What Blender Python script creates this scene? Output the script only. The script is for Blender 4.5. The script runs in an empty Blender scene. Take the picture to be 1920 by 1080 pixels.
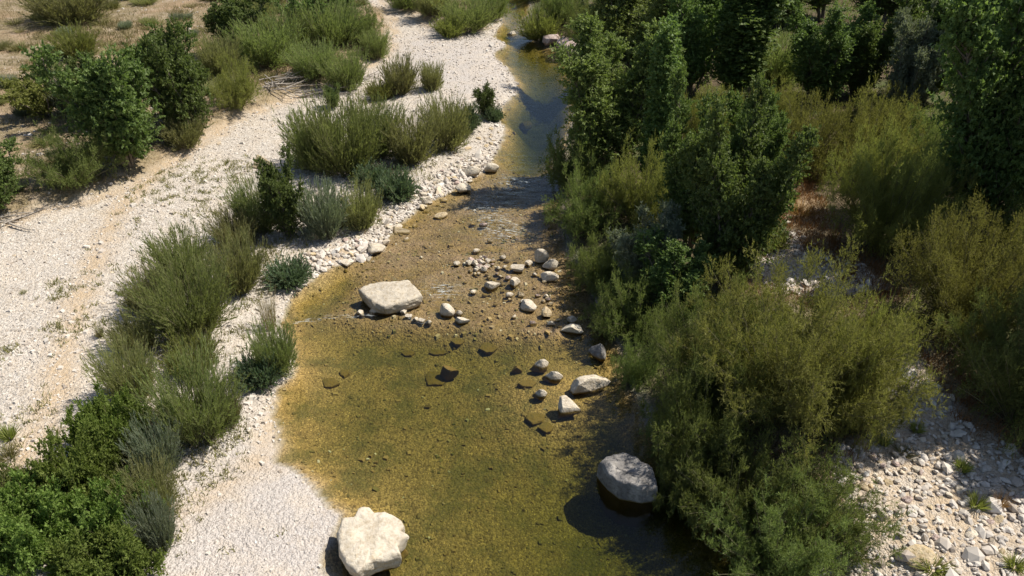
import bpy, math, random
import numpy as np
R_ = math.radians
random.seed(7)
rng = np.random.default_rng(11)
sc = bpy.context.scene
col = sc.collection

# ------------------------------------------------------------------ camera, sky, sun, exposure
CAM_H, PITCH, FPX = 15.0, R_(33.0), 1478.0
cam = bpy.data.cameras.new("camera"); cam_o = bpy.data.objects.new("camera", cam); col.objects.link(cam_o)
cam.sensor_width = 36.0; cam.lens = 36.0 * FPX / 1920.0; cam.clip_start = 0.1; cam.clip_end = 5000
cam_o.location = (0, 0, CAM_H); cam_o.rotation_euler = (math.pi / 2 - PITCH, 0, 0)
sc.camera = cam_o

SUN_AZ, SUN_EL = R_(76.0), R_(56.0)           # azimuth clockwise from +Y (away from the camera) towards +X
w = bpy.data.worlds.new("World"); sc.world = w; w.use_nodes = True
nt = w.node_tree; nt.nodes.clear()
sky = nt.nodes.new("ShaderNodeTexSky"); sky.sky_type = 'NISHITA'; sky.sun_disc = False
sky.sun_elevation = SUN_EL; sky.sun_rotation = SUN_AZ
bg = nt.nodes.new("ShaderNodeBackground"); bg.inputs[1].default_value = 0.08
out = nt.nodes.new("ShaderNodeOutputWorld")
nt.links.new(sky.outputs[0], bg.inputs[0]); nt.links.new(bg.outputs[0], out.inputs[0])
sl = bpy.data.lights.new("sun", 'SUN'); sl.energy = 4.9; sl.angle = R_(0.55); sl.color = (1.0, 0.94, 0.84)
so = bpy.data.objects.new("sun", sl); col.objects.link(so)
so.rotation_euler = (math.pi / 2 - SUN_EL, 0, math.pi - SUN_AZ)
so.location = (20, 20, 40)
sc.view_settings.view_transform = 'Standard'; sc.view_settings.look = 'None'
sc.view_settings.exposure = 0.55; sc.view_settings.gamma = 1.0
sc.cycles.use_denoising = True
sc.cycles.max_bounces = 8; sc.cycles.transparent_max_bounces = 12
sc.cycles.diffuse_bounces = 5; sc.cycles.transmission_bounces = 4; sc.cycles.glossy_bounces = 2
sc.cycles.caustics_reflective = False; sc.cycles.caustics_refractive = False

# ------------------------------------------------------------------ small maths
CP, SP = math.cos(PITCH), math.sin(PITCH)
def ray(u, v):
    a, b = (u - 960) / FPX, (540 - v) / FPX
    return np.array([a, CP + b * SP, -SP + b * CP])
def at0(u, v, z=0.0):
    d = ray(u, v); t = (z - CAM_H) / d[2]
    return np.array([d[0] * t, d[1] * t])
def poly(px): return np.array([at0(u, v) for u, v in px])
def hash2(ix, iy, s):
    n = (ix * 374761393 + iy * 668265263 + s * 974711) & 0x7fffffff
    n = ((n ^ (n >> 13)) * 1274126177) & 0x7fffffff
    return ((n ^ (n >> 16)) & 0xffff) / 65535.0
def vnoise(x, y, s=0):
    x = np.asarray(x, float); y = np.asarray(y, float)
    ix = np.floor(x).astype(np.int64); iy = np.floor(y).astype(np.int64)
    fx = x - ix; fy = y - iy; fx = fx * fx * (3 - 2 * fx); fy = fy * fy * (3 - 2 * fy)
    a = hash2(ix, iy, s); b = hash2(ix + 1, iy, s); c = hash2(ix, iy + 1, s); d = hash2(ix + 1, iy + 1, s)
    return (a * (1 - fx) + b * fx) * (1 - fy) + (c * (1 - fx) + d * fx) * fy
def fbm(x, y, s=0, o=4):
    r = 0; a = .5; f = 1.0
    for k in range(o):
        r = r + a * (vnoise(x * f, y * f, s + k) - .5); a *= .5; f *= 2.03
    return r
def sstep(a, b, x):
    t = np.clip((np.asarray(x, float) - a) / (b - a), 0, 1); return t * t * (3 - 2 * t)
def seg_dist(x, y, P, closed=True):
    d = np.full(x.shape, 1e9); n = len(P)
    for i in range(n if closed else n - 1):
        a = P[i]; b = P[(i + 1) % n]; ab = b - a
        t = np.clip(((x - a[0]) * ab[0] + (y - a[1]) * ab[1]) / (ab @ ab + 1e-12), 0, 1)
        d = np.minimum(d, (x - a[0] - t * ab[0]) ** 2 + (y - a[1] - t * ab[1]) ** 2)
    return np.sqrt(d)
def inside(x, y, P):
    r = np.zeros(x.shape, bool); n = len(P)
    for i in range(n):
        a = P[i]; b = P[(i + 1) % n]
        c = (a[1] > y) != (b[1] > y)
        xx = (b[0] - a[0]) * (y - a[1]) / (b[1] - a[1] + 1e-12) + a[0]
        r ^= c & (x < xx)
    return r
def unit(v): return v / (np.linalg.norm(v, axis=-1, keepdims=True) + 1e-9)
def sdf(x, y, P):
    d = seg_dist(x, y, P); return np.where(inside(x, y, P), -d, d)

# ------------------------------------------------------------------ plan of the valley (outlines on the ground, metres)
LEFT_BANK = [(700, 1500), (640, 1200), (616, 1085), (603, 1045), (625, 1005), (645, 968), (615, 945), (592, 905), (560, 880), (522, 860),
             (522, 800), (514, 768), (512, 735), (540, 715), (556, 690), (548, 645), (528, 605), (538, 570), (560, 545), (590, 520),
             (632, 500), (684, 486), (716, 470), (728, 446), (752, 420), (790, 390), (830, 366), (872, 346), (896, 328), (918, 308),
             (932, 288), (944, 262), (952, 242), (934, 226), (946, 200), (972, 170), (966, 150), (946, 122), (928, 100), (952, 84),
             (926, 68), (940, 45), (946, 28), (938, 12), (930, -10), (900, -30)]
RIGHT_BANK = [(960, -40), (990, -15), (990, 25), (975, 50), (1000, 76), (1036, 92), (1062, 108), (1080, 125), (1070, 150), (1075, 200), (1066, 260), (1040, 320),
              (1052, 380), (1050, 430), (1062, 480), (1090, 520), (1110, 560), (1132, 610), (1156, 660), (1176, 720), (1210, 790),
              (1262, 850), (1330, 930), (1420, 1010), (1500, 1090), (1600, 1250), (1750, 1500)]
WATER = poly(LEFT_BANK + RIGHT_BANK)
TERRACE = np.vstack([poly([(-900, 560), (-300, 500), (-60, 462), (0, 434), (60, 412), (130, 396), (215, 374), (262, 345), (310, 318), (372, 282), (440, 246),
                           (496, 214), (560, 188), (612, 172), (655, 150), (690, 128), (724, 104), (730, 60), (728, 28), (660, 10), (620, -40)]),
                     np.array([[-30., 140.], [-400., 900.], [-900., 900.], [-900., 20.]])])
FARVEG = np.vstack([poly([(735, 24), (770, 32), (815, 58), (850, 72), (888, 58), (930, 40), (936, 8), (925, -40)]), np.array([[-3., 300.], [-60., 300.]]), poly([(700, -40)])])
COBBLE = poly([(1545, 900), (1600, 840), (1650, 770), (1668, 700), (1700, 690), (1730, 760), (1790, 850), (1880, 920), (1960, 990), (2050, 1120), (2100, 1300), (1650, 1300), (1560, 1090)])
CLEAR = poly([(1385, 545), (1420, 500), (1470, 480), (1520, 520), (1600, 555), (1615, 590), (1560, 610), (1460, 590)])
ORANGE = poly([(1400, 400), (1450, 370), (1520, 380), (1545, 450), (1560, 530), (1640, 560), (1620, 605), (1520, 540), (1470, 495), (1420, 450)])
TRACK = poly([(560, 190), (480, 222), (380, 275), (305, 330), (235, 395), (195, 470), (165, 545), (140, 620), (110, 740), (70, 850), (20, 930)])
YELLOW = poly([(545, 740), (510, 800), (505, 850), (440, 900), (380, 950), (330, 985)])
PINK = poly([(560, 485), (610, 480), (650, 465), (670, 480), (610, 500), (570, 500)])
RIFFLE = poly([(760, 420), (860, 355), (930, 310), (1040, 320), (1060, 440), (1110, 560), (1150, 625), (1000, 640), (780, 615), (560, 602), (640, 560), (660, 500)])
SHOAL = at0(1040, 735); BARS = [(at0(902, 498), .75), (at0(1022, 508), .7), (at0(985, 575), .7)]; POOL = at0(1230, 980); POOL2 = at0(1010, 215)

MID_Y = np.concatenate([np.arange(4, 95, 1.0)])
_l = poly(LEFT_BANK); _r = poly(RIGHT_BANK); _l = _l[np.argsort(_l[:, 1])]; _r = _r[np.argsort(_r[:, 1])]
MID_X = .5 * (np.interp(MID_Y, _l[:, 1], _l[:, 0]) + np.interp(MID_Y, _r[:, 1], _r[:, 0]))
def fields(x, y):
    x = np.asarray(x, float); y = np.asarray(y, float)
    wx = x + 0.55 * fbm(x * .9, y * .9, 3, 4); wy = y + 0.55 * fbm(x * .9 + 40, y * .9, 5, 4)
    f = {}
    f['w'] = sdf(wx, wy, WATER)
    bx = x + 1.3 * fbm(x * .6, y * .6, 13, 4); by = y + 1.3 * fbm(x * .6 + 9, y * .6, 15, 4)
    f['t'] = np.minimum(sdf(bx, by, TERRACE), sdf(bx, by, FARVEG))
    right = x > np.interp(y, MID_Y, MID_X)
    f['right'] = right & (f['w'] > 0)
    f['rif'] = sdf(wx, wy, RIFFLE)
    f['cob'] = np.minimum(sdf(bx, by, COBBLE), sdf(bx, by, CLEAR))
    f['ora'] = sdf(bx, by, ORANGE)
    return f
def height(x, y, f=None):
    x = np.asarray(x, float); y = np.asarray(y, float)
    if f is None: f = fields(x, y)
    d = f['w']; ins = np.maximum(-d, 0); o = np.maximum(d, 0)
    dep = 0.55 * (1 - np.exp(-ins / 1.3))
    dep = dep * (1 - .72 * np.exp(-(((x - SHOAL[0]) / 1.7) ** 2 + ((y - SHOAL[1]) / 1.7) ** 2)))
    rf = sstep(0.6, -0.6, f['rif'])
    dep = dep * (1 - .80 * rf) - rf * np.clip(.30 * fbm(x * 1.5, y * 1.9, 61, 4), -.05, .10) * sstep(.4, 1.5, ins)
    for c_, r_ in BARS: dep = dep * (1 - .9 * np.exp(-(((x - c_[0]) / r_) ** 2 + ((y - c_[1]) / r_) ** 2)))
    dep = dep + 0.6 * np.exp(-((x - POOL[0]) ** 2 + (y - POOL[1]) ** 2) / 9.0) * sstep(0, 1.2, ins)
    dep = dep + 1.0 * np.exp(-((x - POOL2[0] - .5) ** 2 / 8 + (y - POOL2[1]) ** 2 / 40.0)) * sstep(0, 1.5, ins)
    z = np.where(d < 0, -dep, 0.30 * (1 - np.exp(-o / 1.6)))
    z = z + np.where(f['right'], 0.6 * sstep(0.1, 2.8, o) + 0.3 * sstep(3, 12, o), 0)
    z = z + 0.40 * sstep(0.15, -0.9, f['t']) * np.where(d > 0, 1, 0) * sstep(0, .6, o) + 0.012 * np.clip(-f['t'], 0, 60) * np.where(d > 0, 1, 0)
    near = np.clip(1 - (np.hypot(x, y) - 90) / 200, 0, 1)
    z = z + (0.16 * fbm(x * .28, y * .28, 21, 3) + 0.10 * fbm(x * 1.1, y * 1.1, 31, 3)) * np.where(d > 0, sstep(0, .8, o), .35) * near
    z = z + 0.035 * fbm(x * 5, y * 5, 41, 2) * near
    z = z + np.clip(np.hypot(x, y - 40) - 120, 0, 2000) * .05      # the valley sides rise far away
    return z
def ground(x, y): return float(height(np.array([x]), np.array([y]))[0])
def at(u, v):
    z = 0.0
    for k in range(4):
        p = at0(u, v, z); z = ground(p[0], p[1])
    return np.array([p[0], p[1], z])

# ------------------------------------------------------------------ node helpers
def new_mat(name):
    m = bpy.data.materials.new(name); m.use_nodes = True; m.node_tree.nodes.clear(); return m
class NT:
    def __init__(s, m): s.t = m.node_tree; s.o = s.n("ShaderNodeOutputMaterial")
    def n(s, typ, **kw):
        n = s.t.nodes.new(typ)
        for k, v in kw.items():
            if hasattr(n, k): setattr(n, k, v)
        return n
    def L(s, a, b): s.t.links.new(a, b)
    def set(s, sock, v):
        if hasattr(v, 'is_linked') or isinstance(v, bpy.types.NodeSocket): s.L(v, sock)
        elif isinstance(v, (tuple, list)) and len(v) == 3 and sock.type == 'RGBA': sock.default_value = (*v, 1)
        else: sock.default_value = v
    def mix(s, f, a, b, mode='MIX'):
        n = s.n("ShaderNodeMix"); n.data_type = 'RGBA'; n.blend_type = mode
        s.set(n.inputs[0], f); s.set(n.inputs[6], a); s.set(n.inputs[7], b); return n.outputs[2]
    def math(s, op, a, b=0.0, clamp=False):
        n = s.n("ShaderNodeMath"); n.operation = op; n.use_clamp = clamp
        s.set(n.inputs[0], a); s.set(n.inputs[1], b); return n.outputs[0]
    def noise(s, scale, detail=3, rough=.55, vec=None):
        n = s.n("ShaderNodeTexNoise"); n.inputs['Scale'].default_value = scale; n.inputs['Detail'].default_value = detail
        n.inputs['Roughness'].default_value = rough
        if vec is not None: s.L(vec, n.inputs['Vector'])
        return n.outputs['Fac']
    def vor(s, scale, feature='F1', vec=None):
        n = s.n("ShaderNodeTexVoronoi"); n.feature = feature; n.inputs['Scale'].default_value = scale
        if vec is not None: s.L(vec, n.inputs['Vector'])
        return n
    def ramp(s, f, pts):
        n = s.n("ShaderNodeValToRGB"); e = n.color_ramp.elements
        while len(e) < len(pts): e.new(.5)
        for k, (p, c) in enumerate(pts):
            e[k].position = p; e[k].color = (*c, 1) if isinstance(c, (tuple, list)) else (c, c, c, 1)
        s.set(n.inputs[0], f); return n.outputs[0]
    def attr(s, name):
        n = s.n("ShaderNodeAttribute"); n.attribute_name = name; return n
    def bsdf(s, colr, rough=.9, spec=.2, normal=None):
        n = s.n("ShaderNodeBsdfPrincipled"); s.set(n.inputs['Base Color'], colr); s.set(n.inputs['Roughness'], rough)
        n.inputs['Specular IOR Level'].default_value = spec
        if normal is not None: s.L(normal, n.inputs['Normal'])
        return n.outputs[0]
    def bump(s, h, dist=.03, strength=.6):
        n = s.n("ShaderNodeBump"); n.inputs['Distance'].default_value = dist; n.inputs['Strength'].default_value = strength
        s.L(h, n.inputs['Height']); return n.outputs[0]

def terrain_material():
    m = new_mat("valley_ground"); k = NT(m)
    pos = k.n("ShaderNodeNewGeometry").outputs['Position']
    sep = k.n("ShaderNodeSeparateXYZ"); k.L(pos, sep.inputs[0])
    za = k.attr('zone_a'); zb = k.attr('zone_b')
    sa = k.n("ShaderNodeSeparateColor"); k.L(za.outputs['Color'], sa.inputs[0])
    sb = k.n("ShaderNodeSeparateColor"); k.L(zb.outputs['Color'], sb.inputs[0])
    grav, sand, dry = sa.outputs; bed, fine, green = sb.outputs; rif = k.attr('riffle').outputs['Fac']
    n1 = k.noise(1.3, 5, .6, pos); n2 = k.noise(7, 4, .6, pos); n3 = k.noise(.35, 3, .5, pos); n4 = k.noise(28, 2, .6, pos)
    v1 = k.vor(8.5, 'F1', pos); v2 = k.vor(21, 'F1', pos); vf = k.vor(34, 'F1', pos)
    ve = k.vor(8.5, 'DISTANCE_TO_EDGE', pos)
    sv1 = k.n("ShaderNodeSeparateColor"); k.L(v1.outputs['Color'], sv1.inputs[0])
    sv2 = k.n("ShaderNodeSeparateColor"); k.L(v2.outputs['Color'], sv2.inputs[0])
    svf = k.n("ShaderNodeSeparateColor"); k.L(vf.outputs['Color'], svf.inputs[0])
    # pale limestone gravel
    c1 = k.ramp(sv1.outputs[0], [(0, (0.317, 0.273, 0.224)), (.35, (0.440, 0.396, 0.339)), (.75, (0.528, 0.480, 0.418)), (1, (0.598, 0.554, 0.493))])
    c2 = k.ramp(sv2.outputs[0], [(0, (0.264, 0.220, 0.176)), (.3, (0.414, 0.370, 0.317)), (1, (0.581, 0.528, 0.466))])
    cg = k.mix(k.ramp(n2, [(.42, 0.), (.58, 1.)]), c1, c2)
    cg = k.mix(k.math('MULTIPLY', k.ramp(ve.outputs['Distance'], [(0, 1.), (.06, 0.)]), .35), cg, (.25, .20, .15))
    cf = k.ramp(svf.outputs[0], [(0, (0.313, 0.274, 0.244)), (.4, (0.418, 0.378, 0.344)), (1, (0.505, 0.465, 0.426))])
    cg = k.mix(fine, cg, cf)
    cg = k.mix(k.math('MULTIPLY', k.ramp(n1, [(.45, 0.), (.7, 1.)]), .35), cg, (.52, .43, .32))
    # ochre sand
    cs = k.mix(n2, (0.357, 0.246, 0.140), (0.468, 0.357, 0.230)); cs = k.mix(k.math('MULTIPLY', sv2.outputs[1], .5), cs, (0.476, 0.408, 0.315))
    # dry meadow soil and straw
    cd = k.ramp(n2, [(.3, (0.119, 0.093, 0.055)), (.5, (0.217, 0.170, 0.098)), (.7, (0.306, 0.255, 0.170))])
    cd = k.mix(k.math('MULTIPLY', k.ramp(n1, [(.5, 0.), (.68, 1.)]), .7), cd, (0.374, 0.306, 0.238))
    cd = k.mix(k.math('MULTIPLY', k.ramp(n3, [(.45, 0.), (.65, 1.)]), .5), cd, (.33, .22, .14))
    # leaf litter and thin green cover under the wood
    cl = k.ramp(n2, [(.3, (.055, .042, .025)), (.6, (.12, .09, .055)), (.8, (.2, .155, .1))])
    cl = k.mix(k.math('MULTIPLY', green, k.ramp(n1, [(.35, .2), (.6, 1.)])), cl, (.07, .085, .03))
    base = k.mix(dry, cl, cd)
    base = k.mix(grav, base, cg)
    sandf = k.math('MULTIPLY', sand, k.ramp(n1, [(.3, .35), (.6, 1.)]), True)
    base = k.mix(sandf, base, cs)
    # river bed: amber algae on shallow stones, olive and green deeper down
    depth = k.math('MULTIPLY', sep.outputs[2], -1.0)
    dn = k.math('ADD', depth, k.math('MULTIPLY', k.math('SUBTRACT', n3, .5), .55))
    cb = k.ramp(dn, [(.0, (.40, .285, .15)), (.12, (.37, .245, .095)), (.30, (.305, .21, .09)), (.55, (.285, .20, .088)), (1, (.26, .20, .085))])
    peb = k.ramp(svf.outputs[1], [(0, .5), (.6, 1.), (.93, 1.3), (1, 2.4)])
    peb2 = k.ramp(sv2.outputs[2], [(0, .45), (.5, .95), (1, 1.45)])
    cb = k.mix(1.0, cb, k.mix(k.ramp(n1, [(.4, 0.), (.6, 1.)]), peb, peb2), 'MULTIPLY')
    n6 = k.noise(.9, 5, .65, pos); n7 = k.noise(3.1, 5, .7, pos)
    cb = k.mix(k.math('MULTIPLY', k.ramp(n6, [(.46, 0.), (.62, 1.)]), .6), cb, (.095, .095, .035))
    cb = k.mix(k.math('MULTIPLY', k.ramp(n7, [(.52, 0.), (.70, 1.)]), .5), cb, (.10, .065, .03))
    cb = k.mix(k.math('MULTIPLY', rif, k.ramp(n7, [(.3, .3), (.6, .85)])), cb, k.mix(sv2.outputs[1], (.12, .075, .04), (.30, .21, .125)))
    base = k.mix(bed, base, cb)
    h = k.math('ADD', k.math('MULTIPLY', v1.outputs['Distance'], -1.2), k.math('MULTIPLY', v2.outputs['Distance'], -.8))
    h = k.math('ADD', h, k.math('MULTIPLY', n4, .7))
    sh = k.bsdf(base, .93, .12, k.bump(h, .045, .85))
    k.L(sh, k.o.inputs[0]); return m

def leaf_material(name, c, c2, trans=.32, gloss=.25, rough=.5):
    m = new_mat(name); k = NT(m)
    r = k.attr('rnd').outputs['Fac']; oi = k.n("ShaderNodeObjectInfo").outputs['Random']
    cc = k.mix(r, c, c2)
    v = k.math('ADD', .78, k.math('MULTIPLY', oi, .42))
    hsv = k.n("ShaderNodeHueSaturation"); k.L(cc, hsv.inputs['Color']); k.L(v, hsv.inputs['Value'])
    k.L(k.math('ADD', .485, k.math('MULTIPLY', oi, .03)), hsv.inputs['Hue'])
    cc = hsv.outputs[0]
    b = k.bsdf(cc, rough, gloss)
    t = k.n("ShaderNodeBsdfTranslucent"); k.L(k.mix(.5, cc, k.mix(1., cc, (1.5, 1.7, .55), 'MULTIPLY')), t.inputs[0])
    mx = k.n("ShaderNodeMixShader"); mx.inputs[0].default_value = trans
    k.L(b, mx.inputs[1]); k.L(t.outputs[0], mx.inputs[2]); k.L(mx.outputs[0], k.o.inputs[0]); return m

def bark_material(name, c, c2):
    m = new_mat(name); k = NT(m)
    pos = k.n("ShaderNodeNewGeometry").outputs['Position']
    n = k.noise(14, 4, .6, pos); cc = k.mix(n, c, c2)
    k.L(k.bsdf(cc, .85, .2, k.bump(n, .01, .5)), k.o.inputs[0]); return m

def rock_material(name, tones, stain=.0, wet=True, dark=0.0):
    m = new_mat(name); k = NT(m)
    g = k.n("ShaderNodeNewGeometry"); pos = g.outputs['Position']
    tc = k.n("ShaderNodeTexCoord").outputs['Object']
    sep = k.n("ShaderNodeSeparateXYZ"); k.L(pos, sep.inputs[0])
    oi = k.n("ShaderNodeObjectInfo").outputs['Random']
    n1 = k.noise(2.2, 6, .62, tc); n2 = k.noise(9, 5, .65, pos); n3 = k.noise(40, 3, .6, pos)
    c = k.ramp(n1, [(.3, tones[0]), (.5, tones[1]), (.7, tones[2])])
    c = k.mix(k.math('MULTIPLY', k.ramp(n2, [(.47, 0.), (.66, 1.)]), .6), c, (tones[0][0] * .75, tones[0][1] * .7, tones[0][2] * .62))
    hs = k.n("ShaderNodeHueSaturation"); k.L(c, hs.inputs['Color']); k.L(k.math('ADD', .82, k.math('MULTIPLY', oi, .3)), hs.inputs['Value']); c = hs.outputs[0]
    if stain: c = k.mix(k.math('MULTIPLY', k.ramp(n1, [(.48, 0.), (.62, 1.)]), stain), c, (.50, .36, .17))
    if wet:   # algae band grown on the rock at and under the waterline
        zz = k.math('ADD', sep.outputs[2], k.math('MULTIPLY', k.math('SUBTRACT', n2, .5), .10))
        band = k.ramp(zz, [(.005, 1.), (.035, .7), (.07, 0.)])
        c = k.mix(band, c, k.mix(n1, (.22, .13, .03), (.12, .10, .03)))
    h = k.math('ADD', k.math('ADD', n2, k.math('MULTIPLY', n1, .8)), k.math('MULTIPLY', n3, .4))
    k.L(k.bsdf(c, .88, .2, k.bump(h, .06, .75)), k.o.inputs[0]); return m

def stone_stuff_material():
    m = new_mat("loose_stones"); k = NT(m)
    r = k.attr('rnd').outputs['Fac']
    pos = k.n("ShaderNodeNewGeometry").outputs['Position']
    c = k.ramp(r, [(0, (0.264, 0.220, 0.176)), (.2, (0.405, 0.352, 0.299)), (.5, (0.502, 0.458, 0.400)), (.8, (0.563, 0.510, 0.449)), (.93, (0.528, 0.431, 0.308)), (1, (0.616, 0.581, 0.528))])
    k.L(k.bsdf(c, .9, .15), k.o.inputs[0]); return m

def water_material():
    m = new_mat("clear_river_water"); k = NT(m)
    pos = k.n("ShaderNodeNewGeometry").outputs['Position']
    mp = k.n("ShaderNodeMapping"); mp.inputs['Scale'].default_value = (1.0, 1.7, 1); k.L(pos, mp.inputs[0])
    a = k.attr('flow').outputs['Fac']
    h = k.math('ADD', k.math('MULTIPLY', k.noise(2.2, 3, .5, mp.outputs[0]), .7), k.math('MULTIPLY', k.noise(9, 3, .55, mp.outputs[0]), .3))
    bmp = k.n("ShaderNodeBump"); bmp.inputs['Distance'].default_value = .06; k.L(h, bmp.inputs['Height'])
    k.L(k.math('ADD', .06, k.math('MULTIPLY', a, .75)), bmp.inputs['Strength'])
    gl = k.n("ShaderNodeBsdfGlossy"); gl.inputs['Roughness'].default_value = .03; gl.inputs['Color'].default_value = (1, 1, 1, 1); k.L(bmp.outputs[0], gl.inputs['Normal'])
    tr = k.n("ShaderNodeBsdfTransparent"); tr.inputs[0].default_value = (.97, .97, .95, 1)
    fr = k.n("ShaderNodeFresnel"); fr.inputs[0].default_value = 1.33; k.L(bmp.outputs[0], fr.inputs['Normal'])
    mx = k.n("ShaderNodeMixShader"); k.L(fr.outputs[0], mx.inputs[0]); k.L(tr.outputs[0], mx.inputs[1]); k.L(gl.outputs[0], mx.inputs[2])
    fm = k.attr('foam').outputs['Fac']
    mp2 = k.n("ShaderNodeMapping"); mp2.inputs['Scale'].default_value = (2.2, 7, 1); k.L(pos, mp2.inputs[0])
    ff = k.math('MULTIPLY', fm, k.ramp(k.noise(1.6, 5, .7, mp2.outputs[0]), [(.52, 0.), (.68, 1.)]), True)
    df = k.n("ShaderNodeBsdfDiffuse"); df.inputs[0].default_value = (.75, .80, .80, 1)
    m2 = k.n("ShaderNodeMixShader"); k.L(k.math('MULTIPLY', ff, .8), m2.inputs[0]); k.L(mx.outputs[0], m2.inputs[1]); k.L(df.outputs[0], m2.inputs[2])
    k.L(m2.outputs[0], k.o.inputs[0])
    va = k.n("ShaderNodeVolumeAbsorption"); va.inputs['Color'].default_value = (.53, .60, .20, 1); va.inputs['Density'].default_value = 1.25
    k.L(va.outputs[0], k.o.inputs['Volume']); return m

M = {}
M['ground'] = terrain_material(); M['water'] = water_material(); M['stones'] = stone_stuff_material()
M['rock'] = rock_material("pale_limestone", [(0.440, 0.370, 0.273), (0.581, 0.519, 0.422), (0.669, 0.625, 0.537)], .25)
M['rock_y'] = rock_material("ochre_limestone", [(0.387, 0.282, 0.150), (0.528, 0.440, 0.299), (0.598, 0.528, 0.414)], .6)
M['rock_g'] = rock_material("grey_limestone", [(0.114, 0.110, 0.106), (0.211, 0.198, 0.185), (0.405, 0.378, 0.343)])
M['rock_u'] = rock_material("algae_coated_slab", [(.17, .125, .05), (.24, .175, .07), (.30, .22, .09)])
M['rock_p'] = rock_material("pinkish_conglomerate", [(.27, .19, .16), (.42, .33, .29), (.58, .49, .43)])
M['willow'] = leaf_material("willow_leaf", (0.177, 0.210, 0.071), (0.268, 0.293, 0.122), .45, .10, .65)
M['olivewillow'] = leaf_material("olive_willow_leaf", (0.210, 0.210, 0.085), (0.305, 0.299, 0.146), .45, .10, .65)
M['poplar'] = leaf_material("poplar_leaf", (0.092, 0.134, 0.038), (0.174, 0.224, 0.072), .42, .25, .55)
M['poplar_l'] = leaf_material("pale_poplar_leaf", (.140, .178, .048), (.225, .265, .095), .42, .25, .55)
M['tam'] = leaf_material("feathery_leaf", (0.174, 0.174, 0.046), (0.261, 0.255, 0.090), .45, .10, .65)
M['tam_g'] = leaf_material("green_feathery_leaf", (0.128, 0.160, 0.051), (0.215, 0.244, 0.088), .45, .10, .65)
M['bram'] = leaf_material("bramble_leaf", (0.127, 0.187, 0.037), (0.220, 0.281, 0.077), .42, .15, .6)
M['grey'] = leaf_material("grey_willow_leaf", (.16, .185, .12), (.26, .285, .205), .35, .12, .65)
M['blue'] = leaf_material("blue_green_leaf", (.105, .155, .085), (.18, .235, .15), .4, .12, .65)
M['lime'] = leaf_material("yellow_green_leaf", (.18, .20, .05), (.27, .275, .10), .45, .12, .65)
M['straw'] = leaf_material("straw_blade", (.24, .20, .095), (.37, .315, .18), .2, .1)
M['straw_g'] = leaf_material("half_dry_blade", (.14, .14, .05), (.27, .24, .11), .25, .1)
M['rust'] = leaf_material("rust_dry_blade", (.24, .13, .05), (.36, .22, .09), .2, .1)
M['bark'] = bark_material("grey_bark", (.10, .085, .065), (.22, .19, .15))
M['twig'] = bark_material("olive_twig", (.10, .095, .05), (.19, .17, .10))
M['deadwood'] = bark_material("bleached_deadwood", (.22, .19, .16), (.42, .38, .33))

# ------------------------------------------------------------------ mesh helpers
def mesh_from(name, V, F, mat, rnd=None, smooth=False, extra=None):
    me = bpy.data.meshes.new(name); n = len(F); k = F.shape[1]
    me.vertices.add(len(V)); me.vertices.foreach_set('co', np.ascontiguousarray(V, np.float32).ravel())
    me.loops.add(n * k); me.loops.foreach_set('vertex_index', np.ascontiguousarray(F, np.int32).ravel())
    me.polygons.add(n); me.polygons.foreach_set('loop_start', np.arange(0, n * k, k, dtype=np.int32))
    try: me.polygons.foreach_set('loop_total', np.full(n, k, np.int32))
    except Exception: pass
    if rnd is not None:
        a = me.attributes.new('rnd', 'FLOAT', 'FACE'); a.data.foreach_set('value', np.asarray(rnd, np.float32))
    for nm, (typ, arr) in (extra or {}).items():
        a = me.attributes.new(nm, typ, 'POINT')
        a.data.foreach_set('color' if typ == 'FLOAT_COLOR' else 'value', np.asarray(arr, np.float32).ravel())
    me.polygons.foreach_set('use_smooth', np.full(n, smooth, bool))
    me.update(); me.validate()
    if mat: me.materials.append(mat)
    return me
def link(name, data, parent=None, loc=None):
    o = bpy.data.objects.new(name, data); col.objects.link(o)
    if parent: o.parent = parent
    if loc is not None: o.location = loc
    return o
def tag(o, label=None, cat=None, group=None, kind=None):
    if label: o['label'] = label
    if cat: o['category'] = cat
    if group: o['group'] = group
    if kind: o['kind'] = kind
    return o

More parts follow.
